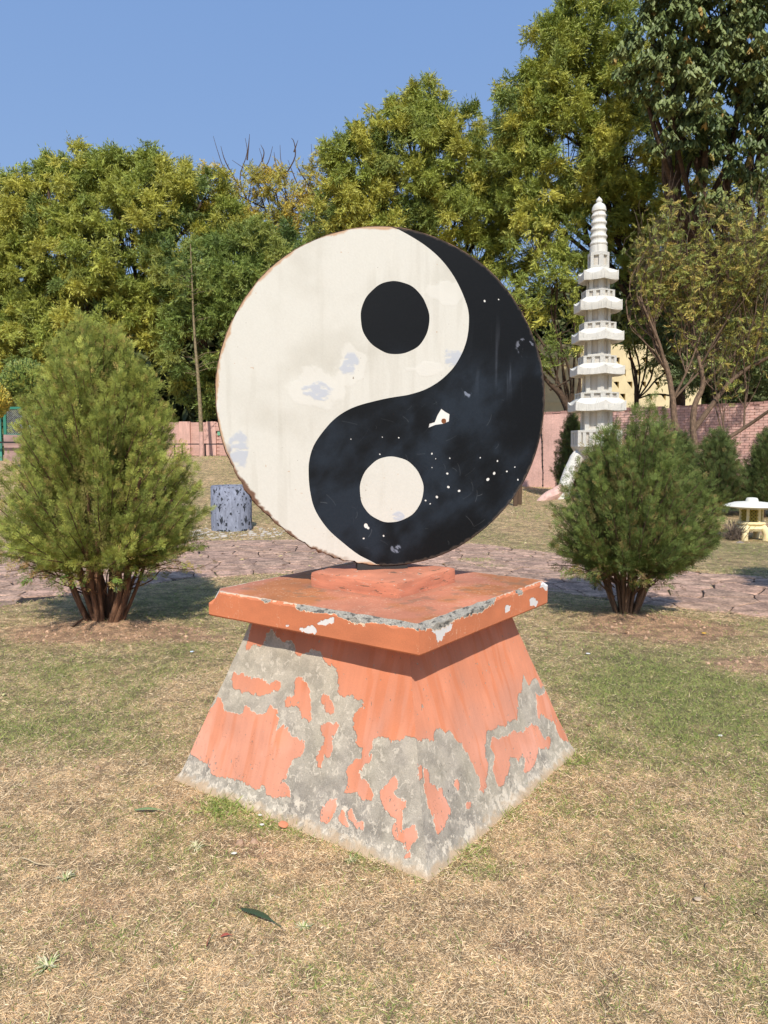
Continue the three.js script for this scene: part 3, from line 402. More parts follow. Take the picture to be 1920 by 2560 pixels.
// ---------- boundary walls ----------
const pinkTex = bytesTex(1024, 512, (x, y, c) => { const a = fbm(x / 90, y / 70, 1301, 4), f = fbm(x / 5, y / 5, 1303, 3), st = fbm(x / 9, y / 120, 1305, 3), k = 1 + (a - 0.5) * 0.22 + (f - 0.5) * 0.14 - smooth(0.55, 0.75, st) * 0.03; c[0] = 210 * k; c[1] = 169 * k; c[2] = 155 * k; });
const pinkMat = (v = 1, g = 1) => new THREE.MeshStandardMaterial({ map: pinkTex, bumpMap: gritBump, bumpScale: 0.006, roughness: 0.92, color: new THREE.Color().setRGB(v, v * g, v * g), side: THREE.DoubleSide });
const WA = V(2.53, 0, -25.76), WB = V(12.2, 0, -19.4), WDIR = WB.clone().sub(WA).normalize(), WLEN = WA.distanceTo(WB), WTURN = Math.atan2(-WDIR.z, WDIR.x);
{
  const wall = thing('brick_wall', 'long pink painted brick boundary wall with a ragged top behind the white pagoda', 'wall', WA, null, WTURN); wall.rotation.order = 'YXZ'; wall.rotation.z = 0.02;
  const H0 = 2.52, TH = 0.23; // local x along the wall, +z towards the garden
  part(wall, 'wall_core', box(WLEN, H0 + 0.3, TH, WLEN / 2, (H0 - 0.3) / 2, -TH / 2 - 0.006), pinkMat(0.8));
  part(wall, 'plaster', box(5.0, H0 + 0.22, 0.02, 2.5, (H0 - 0.26) / 2, 0.002), pinkMat(1.02));
  const mats = []; for (let k = 0; k < 5; k++) { const m = pinkMat(1.12 + k * 0.04, 0.97 + (k % 3) * 0.03); m.map = pinkTex.clone(); m.map.offset.set(k * 0.23, k * 0.37); mats.push(m); }
  const bg = [0, 1, 2].map((k) => { const g = new THREE.BoxGeometry(0.216, 0.066, 0.028, 1, 1, 1), p = g.attributes.position, r = rng(50 + k); for (let i = 0; i < p.count; i++) if (p.getZ(i) > 0) p.setXYZ(i, p.getX(i) * (0.975 + 0.02 * k * 0.5), p.getY(i) * 0.95, p.getZ(i) + (k - 1) * 0.002); g.computeVertexNormals(); return g; });
  const r = rng(51), spots = [];
  for (let row = 0; row < 33; row++) for (let i = 0; i < 40; i++) { const x = 5.12 + i * 0.228 + (row % 2) * 0.114; if (x > WLEN - 0.1) continue; const y = 0.06 + row * 0.076; if (y > H0 - 0.05 && r() < 0.12) continue; spots.push([x, y]); }
  const visible = spots.filter(([x, y]) => y > 1.15).sort((a, b) => b[0] - a[0]), keep = new Set(visible.filter(([x]) => x < 9.8 && x > 5.6).slice(0, 290));
  const rest = [];
  for (const s of spots) { const g = bg[Math.floor(r() * 3)], dz = (r() - 0.5) * 0.008; if (keep.has(s)) { const b = part(wall, 'brick', g, mats[Math.floor(r() * 5)]); b.position.set(s[0], s[1], 0.004 + dz); } else rest.push(g.clone().translate(s[0], s[1], 0.004 + dz)); }
  part(wall, 'bricks', mergeGeometries(rest), mats[2]).userData.kind = 'stuff';
  const cop = []; for (let x = 0.2; x < WLEN; x += 0.24) if (r() > 0.08) cop.push(box(0.225, 0.05 + r() * 0.05, TH + 0.03, x, H0 + 0.028, -TH / 2 + (r() - 0.5) * 0.02));
  part(wall, 'coping', mergeGeometries(cop), pinkMat(0.66, 0.92), 'weathered brick coping along the wall top');
}
{
  const z = -31.5, wall = thing('boundary_wall', 'low pink garden wall with pillars and an inset brick panel left of the disc', 'wall', V(-11, 0, z));
  const p = pinkMat(1.0), d = pinkMat(0.88), top = 2.55, y0 = 0.6;
  part(wall, 'wall_body', box(13.6, top - y0, 0.22, 6.8, (top + y0) / 2, 0), d);
  for (const [x, w] of [[2.7, 0.45], [3.8, 0.4], [6.2, 0.4]]) part(wall, 'pillar', box(w, top - y0 + 0.03, 0.24, x, (top + y0) / 2 + 0.015, 0.13), p);
  part(wall, 'cap_beam', box(3.0, 0.36, 0.1, 5.3, top - 0.17, 0.17), p);
  part(wall, 'green_board', box(1.9, 0.16, 0.06, 5.0, top - 0.46, 0.15), std([0.16, 0.42, 0.26], 0.7));
  const bk = new THREE.BoxGeometry(0.225, 0.068, 0.03), mats = [pinkMat(1.0), pinkMat(0.9), pinkMat(1.08)], r = rng(81), bs = [];
  for (let row = 0; row < 16; row++) for (let i = 0; i < 9; i++) { const x = 4.12 + i * 0.235 + (row % 2) * 0.117; if (x > 6.0) continue; bs.push(bk.clone().translate(x, 0.95 + row * 0.077, 0.118 + r() * 0.006)); }
  part(wall, 'bricks', mergeGeometries(bs), mats[0]).userData.kind = 'stuff';
}
{ // dark rail before the left wall
  const dark = std([0.02, 0.02, 0.022], 0.6), rail = thing('metal_railing', 'thin dark metal railing in front of the low pink wall', 'railing', V(-11, 0, -29.6));
  const y = 1.62; part(rail, 'top_rail', box(9.5, 0.045, 0.045, 4.75, y + 0.02, 0), dark); part(rail, 'bottom_rail', box(9.5, 0.05, 0.04, 4.75, 1.16, 0), dark);
  const px = [0.3, 1.4, 2.3, 2.75, 3.05, 3.95, 5.4, 6.9, 8.4]; for (const x of px) part(rail, 'post', box(0.05, 0.9, 0.05, x, 1.2, 0.05), dark);
}
{ // chain-link fence at the far left
  const gr = std([0.03, 0.20, 0.13], 0.55), grey = std([0.5, 0.52, 0.5], 0.5, { metalness: 0.5 }), D = 23.5, a = at(14, 1140, D), f = thing('chain_link_fence', 'green framed chain-link fence panel on a low stone wall at the far left', 'fence', V(a.x, 0, -D));
  const yt = at(14, 1020, D).y, yb = at(14, 1086, D).y, y0 = at(14, 1145, D).y, W = 2.4;
  part(f, 'top_rail', box(W, 0.075, 0.05, W / 2, yt, 0), gr); part(f, 'bottom_rail', box(W, 0.03, 0.03, W / 2, yb, 0), gr);
  for (const x of [-0.13, 0.04, W]) part(f, 'post', box(0.085, yt - y0 + 0.1, 0.07, x, (yt + y0) / 2 - 0.05, 0.02), x < 0 ? std([0.06, 0.30, 0.22], 0.6) : gr);
  const wires = []; const s = 0.062, hgt = yt - yb;
  for (let x = -hgt; x < W; x += s) for (const m of [1, -1]) { const x0 = m > 0 ? x : x, p0 = V(Math.max(0.05, x0), 0, 0), t0 = Math.max(0, 0.05 - x0), t1 = Math.min(hgt, W - x0); if (t1 <= t0) continue; const A = V(x0 + t0, m > 0 ? yb + t0 : yt - t0, 0.004 * m), B = V(x0 + t1, m > 0 ? yb + t1 : yt - t1, 0.004 * m); wires.push(limb([A, B], 0.004, 0.004, 4)); }
  part(f, 'mesh_panel', mergeGeometries(wires), grey);
  const st = bytesTex(256, 256, (x, y, c) => { const n = fbm(x / 30, y / 40, 1401, 4), k = 0.85 + n * 0.35; c[0] = 160 * k; c[1] = 132 * k; c[2] = 124 * k; });
  part(f, 'stone_base', box(W, yb - y0 + 0.3, 0.2, W / 2, (yb + y0) / 2 - 0.16, -0.02), std([1, 1, 1], 0.9, { map: st }));
  part(f, 'pipe_rail', box(3.2, 0.05, 0.05, 1.2, at(14, 1106, D).y, 0.3), std([0.02, 0.018, 0.018], 0.6));
}
{ // cream building beyond the wall
  const D = 33, a = at(1366, 1030, D), b = thing('building', 'cream building with triangular vent openings behind the pink wall', 'building', V(a.x - 2, 0, -D - 2));
  const cream = bytesTex(512, 512, (x, y, c) => { const n = fbm(x / 80, y / 120, 1451, 4), k = 0.94 + n * 0.12; c[0] = 230 * k; c[1] = 212 * k; c[2] = 168 * k; }), m = std([0.98, 0.98, 0.98], 0.9, { map: cream });
  const pv = box(0.3, 0.2, 0.3), W = 9.5;
  const shape = new THREE.Shape([[0, 0], [W, 0], [W, 6.2], [0, 6.2]].map((p) => new THREE.Vector2(...p)));
  const tri = []; for (let row = 0; row < 4; row++) for (let i = 0; i < 5; i++) { const x = 5.25 + i * 0.62 + (row % 2) * 0.31, y = at(1400, 996 - row * 30, D + 2).y; tri.push([x, y]); const h = new THREE.Path([[x - 0.13, y + 0.2], [x + 0.13, y + 0.2], [x + 0.13, y - 0.12]].map((p) => new THREE.Vector2(...p)).reverse()); shape.holes.push(h); }
  part(b, 'wall', new THREE.ExtrudeGeometry(shape, { depth: 0.25, bevelEnabled: false }), m);
  part(b, 'dark_room', box(W - 0.1, 6.1, 3, W / 2, 3.05, -1.6), std([0.05, 0.045, 0.04], 1));
  for (const x of [0.9, 2.1, 3.3, 4.4, 5.0, 8.3]) part(b, 'pilaster', box(0.09, 6.2, 0.05, x, 3.1, 0.275), m);
  for (const y of [at(1400, 1000, D).y, at(1400, 950, D).y, at(1400, 900, D).y]) part(b, 'moulding', box(4.6, 0.03, 0.03, 2.5, y, 0.305), m);
}
// ---------- white stone pagoda ----------
const whiteStone = (() => { const t = bytesTex(512, 512, (x, y, c) => { const a = fbm(x / 60, y / 60, 1501, 4), f = fbm(x / 4, y / 4, 1503, 3), s = fbm(x / 8, y / 90, 1505, 3), k = 0.97 + (a - 0.5) * 0.12 + (f - 0.5) * 0.08 - smooth(0.6, 0.8, s) * 0.12; c[0] = 228 * k; c[1] = 224 * k; c[2] = 212 * k; }); return new THREE.MeshStandardMaterial({ map: t, bumpMap: gritBump, bumpScale: 0.006, roughness: 0.85, side: THREE.DoubleSide }); })();
{
  const D = 17.5, c0 = at(1490, 1200, D), Y = (py) => at(1490, py, D).y, k = D / F; // metres per picture pixel
  const pg = thing('stone_pagoda', 'tall white six-sided stone pagoda with tiered upturned roofs and ringed spire', 'pagoda', V(c0.x, 0, -D)); pg.rotation.z = 0.012;
  const T0 = 0.026; // first corner, turned so that one corner faces just right of the camera
  const corner = (i, r, y) => V(Math.sin(T0 + i * Math.PI / 3) * r, y, Math.cos(T0 + i * Math.PI / 3) * r);
  const prism = (r0, r1, y0, y1) => { const g = new THREE.CylinderGeometry(r1, r0, y1 - y0, 6, 1); g.rotateY(T0); g.translate(0, (y0 + y1) / 2, 0); return g.toNonIndexed(); };
  const onSide = (i, r, t, y, out = 0) => { const A = corner(i, r, y), B = corner(i + 1, r, y), n = A.clone().add(B).setY(0).normalize(); return { p: A.lerp(B, t).addScaledVector(n, out), turn: Math.atan2(n.x, n.z), len: r }; };
  const side = (i, r, t, w, y0, y1, d, out) => { const s = onSide(i, r, t, (y0 + y1) / 2, out); const g = new THREE.BoxGeometry(w, y1 - y0, d); g.rotateY(s.turn); g.translate(s.p.x, s.p.y, s.p.z); return g.toNonIndexed(); };
  function panelled(r, y0, y1, n, rail, post, depth) { // core set back, posts and rails standing proud: n recessed panels a side
    const L = r, g = [], core = prism(r - depth * 1.1547, r - depth * 1.1547, y0 + 0.001, y1 - 0.001);
    for (let i = 0; i < 6; i++) {
      g.push(side(i, r, 0.5, L, y0, y0 + rail, depth, -depth / 2), side(i, r, 0.5, L, y1 - rail, y1, depth, -depth / 2));
      for (let q = 0; q <= n; q++) g.push(side(i, r, clamp(q / n, post / 2 / L, 1 - post / 2 / L), post, y0 + rail, y1 - rail, depth - 0.003, -depth / 2 - 0.0015));
    }
    return [mergeGeometries(g), core];
  }
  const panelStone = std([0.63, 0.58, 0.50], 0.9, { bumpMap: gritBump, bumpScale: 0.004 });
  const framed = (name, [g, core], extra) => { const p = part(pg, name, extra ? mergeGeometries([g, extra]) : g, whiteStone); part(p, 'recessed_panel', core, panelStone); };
  function roof(rIn, rOut, y0, y1, rTop) { // eaves dipping between upturned corners
    const NS = 10, pos = [], idx = [], h = y1 - y0, rings = [];
    const push = (f) => { const row = []; for (let i = 0; i < 6; i++) for (let s = 0; s < NS; s++) { const t = s / NS, e = Math.abs(t * 2 - 1), [r, y] = f(e), A = corner(i, r, y), B = corner(i + 1, r, y), p = A.lerp(B, t); row.push(pos.length / 3); pos.push(p.x, p.y, p.z); } rings.push(row); };
    push(() => [rIn, y0 + h * 0.30]); push((e) => [rOut * 0.99, y0 + h * (0.02 + 0.05 * e * e)]); push((e) => [rOut, y0 + h * (0.05 + 0.05 * e * e)]); push((e) => [rOut, y0 + h * (0.52 + 0.28 * e ** 2.2)]); push((e) => [rOut * 0.94, y0 + h * (0.54 + 0.22 * e ** 2.2)]); push(() => [rTop, y1]);
    for (let j = 0; j < rings.length - 1; j++) for (let i = 0; i < 6 * NS; i++) { const A = rings[j], B = rings[j + 1], n = (i + 1) % (6 * NS); idx.push(A[i], A[n], B[i], A[n], B[n], B[i]); }
    const g = new THREE.BufferGeometry(); g.setAttribute('position', new THREE.Float32BufferAttribute(pos, 3)); g.setIndex(idx); const uv = []; for (let i = 0; i < pos.length; i += 3) uv.push(pos[i] + pos[i + 2], pos[i + 1]); g.setAttribute('uv', new THREE.Float32BufferAttribute(uv, 2)); return toCreasedNormals(g, 0.5);
  }
  const Z = (y) => 460 + y / 2.592, R = (w) => w / 2.592 / 2 * k * 0.97;
  const tiers = [ // body y0 y1 width, railing y0 y1 width, roof (below the body) y0 y1 width
    { b: [450, 556, 140], roof: [558, 640, 262] },
    { b: [612, 697, 150], rail: [697, 748, 218], roof: [748, 835, 315] },
    { b: [800, 907, 168], rail: [905, 955, 242], roof: [952, 1030, 342] },
    { b: [1005, 1122, 175], rail: [1120, 1178, 252], roof: [1174, 1247, 360] },
    { b: [1230, 1357, 195], rail: [1355, 1408, 290], roof: [1396, 1478, 384] },
    { b: [1465, 1600, 212], rail: [1596, 1745, 338] }];
  for (let i = 0; i < tiers.length; i++) {
    const t = tiers[i], rb = R(t.b[2]);
    framed(i ? 'storey' : 'cap_storey', panelled(rb, Y(Z(t.b[1])), Y(Z(t.b[0])), 1, i ? 0.05 : 0.07, rb * 0.26, 0.05));
    if (t.rail && i < 5) framed('railing', panelled(R(t.rail[2]), Y(Z(t.rail[1])), Y(Z(t.rail[0])), 2, 0.028, 0.07, 0.045));
    if (t.roof) { const up = tiers[i].rail ? R(t.rail[2]) : rb; part(pg, 'roof', roof(R(tiers[i + 1].b[2]) * 0.9, R(t.roof[2]), Y(Z(t.roof[1])), Y(Z(t.roof[0])) + 0.02, up), whiteStone); }
    if (i === 5) { const r = R(t.rail[2]), y0 = Y(Z(1700)), y1 = Y(Z(1596)); framed('balcony', panelled(r, y0, y1, 4, 0.05, 0.075, 0.05), prism(r * 0.82, r, Y(Z(1748)), y0 - 0.001)); }
  }
  const rp = (yy, w) => new THREE.Vector2(R(w), Y(Z(yy)));
  const prof = [rp(450, 112), rp(408, 112), rp(404, 100)];
  for (let i = 0; i < 5; i++) { const a = 402 - i * 45, w = 112 - i * 4; for (let q = 0; q <= 8; q++) { const s = Math.sin(q / 8 * Math.PI); prof.push(rp(a - q * 2.9, w - 10 + s * 11)); } prof.push(rp(a - 28, w - 16), rp(a - 40, w - 18)); }
  prof.push(rp(178, 92), rp(165, 90), rp(150, 84), rp(135, 66), rp(127, 44), rp(124, 34)); for (let q = 1; q <= 8; q++) { const a = q / 8; prof.push(rp(124 - a * 30, 30 + Math.sin(a * Math.PI) * 14 - a * 6)); } prof.push(rp(88, 12), rp(80, 1));
  part(pg, 'spire', toCreasedNormals(new THREE.LatheGeometry(prof, 28), 0.7), whiteStone, 'white spire of stacked rings with a pointed ball on top');
  // splayed legs with painted roots
  const footY = landHeight(c0.x - 1.3, -D) - 0.05, topY = Y(Z(1748)) + 0.02, pinkFoot = pinkMat(1.08, 1.05);
  for (const a of [-1.42, 0.68, 2.77]) {
    const d = V(Math.sin(a), 0, Math.cos(a)), P = (r, y) => d.clone().multiplyScalar(r).setY(y), pts = [[0.15, topY - 0.04], [0.44, topY - 0.07], [0.52, topY - 0.22], [0.63, Y(1180)], [0.75, Y(1215)], [0.88, footY]];
    const cs = new THREE.CatmullRomCurve3(pts.map(([r, y]) => P(r, y)), false, 'catmullrom', 0.3), g = limb(cs.getPoints(14), 0.155, 0.16, 9, false), gp = g.attributes.position;
    for (let i = 0; i < gp.count; i++) { const q = new THREE.Vector3().fromBufferAttribute(gp, i), e = 1 + (n3(q.x * 5, q.y * 5, q.z * 5) - 0.5) * 0.3; gp.setY(i, q.y + (e - 1) * 0.1); }
    g.computeVertexNormals(); part(pg, 'leg', g, whiteStone);
    const foot = limb([P(0.74, Y(1218)), P(1.0, Y(1234)), P(1.3, Y(1252)), P(1.5, Y(1275))], 0.15, 0.11, 9), fp = foot.attributes.position;
    for (let i = 0; i < fp.count; i++) { const q = new THREE.Vector3().fromBufferAttribute(fp, i); fp.setXYZ(i, q.x + (n2(q.x * 6, q.z * 6, 9) - 0.5) * 0.06, q.y + (n2(q.y * 6, q.z * 6, 11) - 0.5) * 0.1, q.z + (n2(q.x * 6, q.y * 6, 13) - 0.5) * 0.1); } foot.computeVertexNormals();
    part(pg, 'foot', foot, pinkFoot, 'rough pink painted foot of a leg');
  }
}
// ---------- stone lantern ----------
{
  const cream = bytesTex(256, 256, (x, y, c) => { const n = fbm(x / 25, y / 25, 1601, 4), s = fbm(x / 6, y / 40, 1602, 3), k = 0.93 + n * 0.16; c[0] = 238 * k; c[1] = 222 * k - smooth(0.6, 0.8, s) * 26; c[2] = 172 * k - smooth(0.6, 0.8, s) * 36; }), m = std([1, 1, 1], 0.85, { map: cream }), top = std([0.78, 0.75, 0.64], 0.85, { bumpMap: gritBump, bumpScale: 0.004 });
  const D = 12.5, b = at(1876, 1345, D), k = D / F, l = thing('stone_lantern', 'small cream stone lantern with a round white cap by the dark bushes', 'lantern', V(b.x, b.y, -D)), y = (py) => (1345 - py) * k, lathe = (pts, n = 28) => new THREE.LatheGeometry(pts.map(([r, py]) => new THREE.Vector2(r * k, y(py))), n);
  part(l, 'cap', toCreasedNormals(lathe([[1, 1268], [40, 1270], [60, 1266.5], [66, 1264], [64, 1262], [40, 1255], [15, 1252.5], [14, 1247], [12, 1244], [8, 1243], [0.1, 1242.5]]), 0.6), top);
  const bx = [], r = 25 * k; for (let i = 0; i < 6; i++) { const a = i / 6 * 6.283 + 0.3, g = new THREE.BoxGeometry(6 * k, 33 * k, 6 * k); g.rotateY(a); g.translate(Math.sin(a) * r, y(1286), Math.cos(a) * r); bx.push(g); }
  part(l, 'post_ring', mergeGeometries(bx), m);
  const lat = []; for (let i = 0; i < 6; i++) { const a = i / 6 * 6.283 + 0.3 + 0.5236, rr = r * 0.86; for (let u = -2; u <= 2; u++) for (let v = 0; v < 7; v++) if ((u + v) & 1) { const g = new THREE.BoxGeometry(4.6 * k, 4.6 * k, 3 * k); g.translate(u * 4.4 * k, y(1299 - v * 4.4), rr); g.rotateY(a); lat.push(g); } }
  part(l, 'lattice', mergeGeometries(lat), std([0.42, 0.32, 0.06], 0.8), 'ochre lattice windows');
  part(l, 'light_box', new THREE.CylinderGeometry(r * 0.72, r * 0.72, 34 * k, 6).translate(0, y(1286), 0), std([0.16, 0.11, 0.03], 0.9));
  part(l, 'collar', toCreasedNormals(lathe([[1, 1302], [30, 1302.5], [34, 1305], [34, 1308], [30, 1312], [24, 1313], [1, 1313]]), 0.7), m);
  const lg = []; for (let i = 0; i < 4; i++) { const a = i / 4 * 6.283 + 0.75, P = (rr, py) => V(Math.sin(a) * rr * k, y(py), Math.cos(a) * rr * k); lg.push(limb([P(16, 1312), P(30, 1318), P(38, 1332), P(37, 1349)], 9.5 * k, 9 * k, 8)); }
  for (const g of lg) part(l, 'leg', g, m); part(l, 'hub', toCreasedNormals(lathe([[1, 1312], [31, 1312.5], [34, 1319], [30, 1325], [1, 1327]]), 0.7), m);
}
// ---------- grey-blue pitted stone block ----------
{
  const D = 13.9, b = at(582, 1322, D), k = D / F, t = bytesTex(512, 512, (x, y, c) => { const n = fbm(x / 16, y / 16, 1701, 4), f = fbm(x / 4, y / 4, 1703, 3), p = smooth(0.62, 0.70, fbm(x / 20, y / 9, 1705, 3)); let v = 0.82 + n * 0.36 + (f - 0.5) * 0.2; c[0] = 140 * v; c[1] = 145 * v; c[2] = 160 * v; for (let i = 0; i < 3; i++) c[i] = mix(c[i], [38, 42, 48][i], p * 0.9); }); t.repeat.set(2.5, 1);
  const R = 50 * k, Hh = 112 * k, pr = [[0.01, 0.62 * Hh], [R * 0.74, 0.62 * Hh], [R * 0.78, Hh * 0.97], [R * 0.82, Hh], [R * 0.96, Hh], [R, Hh * 0.97], [R * 1.02, Hh * 0.5], [R, -0.1]].map((p) => new THREE.Vector2(...p)), g = new THREE.LatheGeometry(pr, 40);
  solo('stone_planter', toCreasedNormals(g, 0.6), new THREE.MeshStandardMaterial({ map: t, bumpMap: t, bumpScale: 0.02, roughness: 0.95, side: THREE.DoubleSide }), 'rough pitted blue-grey stone drum between the left bush and the disc', 'planter', V(b.x - 0.02, b.y - 0.02, -D));
}
// rocks: one lumpy shape per seed
function rockGeo(seed, sx, sy, sz) { const g = new THREE.IcosahedronGeometry(1, 2), p = g.attributes.position; for (let i = 0; i < p.count; i++) { const q = new THREE.Vector3().fromBufferAttribute(p, i), e = 0.7 + 0.6 * n3(q.x * 1.6 + seed, q.y * 1.6, q.z * 1.6 + seed); p.setXYZ(i, q.x * e * sx, q.y * e * sy, q.z * e * sz); } g.computeVertexNormals(); return g; }
const rockMat = new THREE.MeshStandardMaterial({ map: gritTex, bumpMap: gritBump, bumpScale: 0.01, roughness: 0.95, color: new THREE.Color().setRGB(1.1, 1.0, 0.92), side: THREE.DoubleSide });
{
  const r = rng(88), put = (px, py, s, label, mat = rockMat, flat = 0.55) => { const D0 = (EYE * F) / (py - 1116), p = at(px, py, D0 * 0.98); solo('stone', rockGeo(r() * 90, s, s * flat, s * 0.8), mat, label, 'stone', V(p.x, landHeight(p.x, p.z), p.z)); };
  put(612, 1322, 0.10, 'grey stone lying against the foot of the pitted stone drum');
  put(640, 1316, 0.07, 'tan stone right of the pitted drum nearest the disc rim', std([0.42, 0.30, 0.2], 0.95));
  put(560, 1338, 0.06, 'pale stone in the rubble strip below the pitted drum', std([0.5, 0.45, 0.38], 0.95));
  put(1850, 1352, 0.06, 'grey pebble in front of the left leg of the stone lantern');
  const rub = []; for (let i = 0; i < 240; i++) { const px = 330 + r() * 380, py = 1322 + r() * 26, D0 = EYE * F / (py - 1116), p = at(px, py, D0), s = 0.012 + r() * r() * 0.05; rub.push(rockGeo(r() * 90, s, s * 0.45, s).translate(p.x, landHeight(p.x, p.z) + 0.005, p.z)); }
  const st = solo('rubble', mergeGeometries(rub), std([0.5, 0.44, 0.36], 0.95), 'pale gravel and rubble along the far edge of the path left of the disc', 'gravel'); st.userData.kind = 'stuff';
}
{ // two weathered posts and the dark pole on the wall
  const br = std([0.10, 0.06, 0.035], 0.9);
  const p1 = at(1288, 1280, 16.3), p2 = at(1299, 1278, 16.5);
  solo('wooden_post', box(0.09, 0.75, 0.07, 0, 0.3, 0), br, 'left of the two short brown posts behind the right edge of the disc', 'post', V(p1.x, landHeight(p1.x, p1.z) - 0.05, p1.z), 'pair of short brown posts');
  solo('wooden_post', box(0.085, 0.8, 0.07, 0, 0.3, 0), br, 'right and taller of the two short brown posts behind the disc', 'post', V(p2.x, landHeight(p2.x, p2.z) - 0.05, p2.z), 'pair of short brown posts');
  const D = 24.05, a = at(1359, 1230, D), r = rng(3), pts = []; for (let i = 0; i <= 12; i++) pts.push(at(1353 + i * 0.5 + (r() - 0.5) * 2, 1040 + i * 15.8, D));
  const knots = pts.slice(1).map((p) => box(0.05, 0.03, 0.04, p.x + (r() - 0.5) * 0.02, p.y, p.z)); solo('cable', mergeGeometries([limb(pts, 0.017, 0.02, 6), ...knots.map((g) => { g.deleteAttribute('uv1'); return g; })]), std([0.015, 0.012, 0.012], 0.7), 'thin dark knotted cable hanging down the pink wall left of the pagoda', 'cable');
}
// ---------- plants ----------
const barkTex = bytesTex(256, 256, (x, y, c) => { const n = fbm(x / 6, y / 40, 1801, 4), m = fbm(x / 30, y / 30, 1803, 3), k = 0.6 + n * 0.6 + (m - 0.5) * 0.4; c[0] = 150 * k; c[1] = 132 * k; c[2] = 112 * k; });
const bark = (r, g, b) => new THREE.MeshStandardMaterial({ map: barkTex, bumpMap: barkTex, bumpScale: 0.015, color: new THREE.Color().setRGB(r, g, b), roughness: 0.95, side: THREE.DoubleSide });
const darkBark = bark(0.34, 0.28, 0.24), greyBark = bark(0.75, 0.68, 0.62), paleBark = bark(0.95, 0.98, 0.78);
const leafMat = (t = 0.3, rough = 0.62) => new THREE.MeshPhysicalMaterial({ color: 0xffffff, roughness: rough, transmission: t, thickness: 0, side: THREE.DoubleSide, specularIntensity: 0.6 });
const neemMat = leafMat(0.14, 0.5), bigMat = leafMat(0.12, 0.45), thujaMat = leafMat(0.12, 0.75);
// compound leaf: paired sickle leaflets along a drooping midrib, length 1 along +y
function frondGeo(pairs, leafL, leafW, droop, seed) {
  const r = rng(seed), t = [], rib = (u) => V(0, u - droop * 0.25 * u * u, -droop * u * u);
  for (let i = 0; i <= pairs; i++) for (const s of i === pairs ? [0] : [-1, 1]) {
    const u = 0.15 + 0.83 * i / pairs, o = rib(u), L = leafL * (0.8 + r() * 0.4) * (1 - 0.35 * Math.abs(u - 0.5)), a = s * (0.95 + (r() - 0.5) * 0.5), d = V(Math.sin(a) + (r() - 0.5) * 0.3, Math.cos(a) * 0.8, -0.15 - r() * 0.9).normalize(), w = V(d.y, -d.x, (r() - 0.5) * 1.6).normalize().multiplyScalar(leafW), mid = o.clone().addScaledVector(d, L * 0.45), tip = o.clone().addScaledVector(d, L).add(V(0, 0.0, -L * 0.25));
    const A = mid.clone().add(w), B = mid.clone().sub(w); t.push(...o.toArray(), ...A.toArray(), ...tip.toArray(), ...o.toArray(), ...tip.toArray(), ...B.toArray());
  }
  const e = rib(1), q = 0.006; t.push(-q, 0, 0, q, 0, 0, e.x, e.y, e.z);
  return tris(t);
}
const fronds = [frondGeo(5, 0.46, 0.07, 0.6, 1), frondGeo(5, 0.44, 0.075, 1.0, 2)];
// drooping sprig of broad leaves
function sprigGeo(n, seed) {
  const r = rng(seed), t = [];
  for (let i = 0; i < n; i++) {
    const o = V((r() - 0.5) * 0.3, r() * 0.5, (r() - 0.5) * 0.3), a = r() * 6.283, d = V(Math.cos(a) * 0.55, -0.75 - r() * 0.3, Math.sin(a) * 0.55).normalize(), s = V(-Math.sin(a), (r() - 0.5) * 0.5, Math.cos(a)).normalize(), L = 0.55 + r() * 0.35, W = 0.13 + r() * 0.05, n_ = d.clone().cross(s);
    const P = (u, w, f) => o.clone().addScaledVector(d, u * L).addScaledVector(s, w * W).addScaledVector(n_, f * 0.05 + Math.sin(u * 3) * 0.04);
    const m = [P(0, 0, 0), P(0.3, 0, 0), P(0.65, 0, 0), P(1, 0, 0)], l = [P(0.3, 1, 1), P(0.65, 0.85, 1)], q = [P(0.3, -1, 1), P(0.65, -0.85, 1)];
    for (const [A, B, C] of [[m[0], l[0], m[1]], [m[1], l[0], l[1]], [m[1], l[1], m[2]], [m[2], l[1], m[3]], [m[0], m[1], q[0]], [m[1], q[1], q[0]], [m[1], m[2], q[1]], [m[2], m[3], q[1]]]) t.push(...A.toArray(), ...B.toArray(), ...C.toArray());
  }
  return tris(t);
}
const sprig = sprigGeo(6, 31), smallSprig = sprigGeo(9, 37);
const PAL = { olive: [[0.41, 0.43, 0.08], [0.32, 0.37, 0.07], [0.54, 0.51, 0.095], [0.19, 0.25, 0.06]], green: [[0.25, 0.32, 0.07], [0.20, 0.27, 0.06], [0.34, 0.365, 0.08], [0.125, 0.185, 0.05]], yellow: [[0.58, 0.48, 0.08], [0.48, 0.43, 0.09], [0.64, 0.48, 0.08], [0.34, 0.33, 0.07]], dark: [[0.17, 0.215, 0.07], [0.22, 0.26, 0.09], [0.12, 0.165, 0.055], [0.31, 0.33, 0.13]], rusty: [[0.34, 0.35, 0.075], [0.42, 0.40, 0.09], [0.23, 0.275, 0.065], [0.46, 0.36, 0.09]] };
function branchy(from, to, r, wob, n = 4) { const p = [from.clone()], L = from.distanceTo(to); for (let i = 1; i < n; i++) p.push(from.clone().lerp(to, i / n).add(V(gauss(r) * wob * L, gauss(r) * wob * L * 0.6 + 0.06 * L * Math.sin(i / n * 3.1), gauss(r) * wob * L))); p.push(to.clone()); return p; }
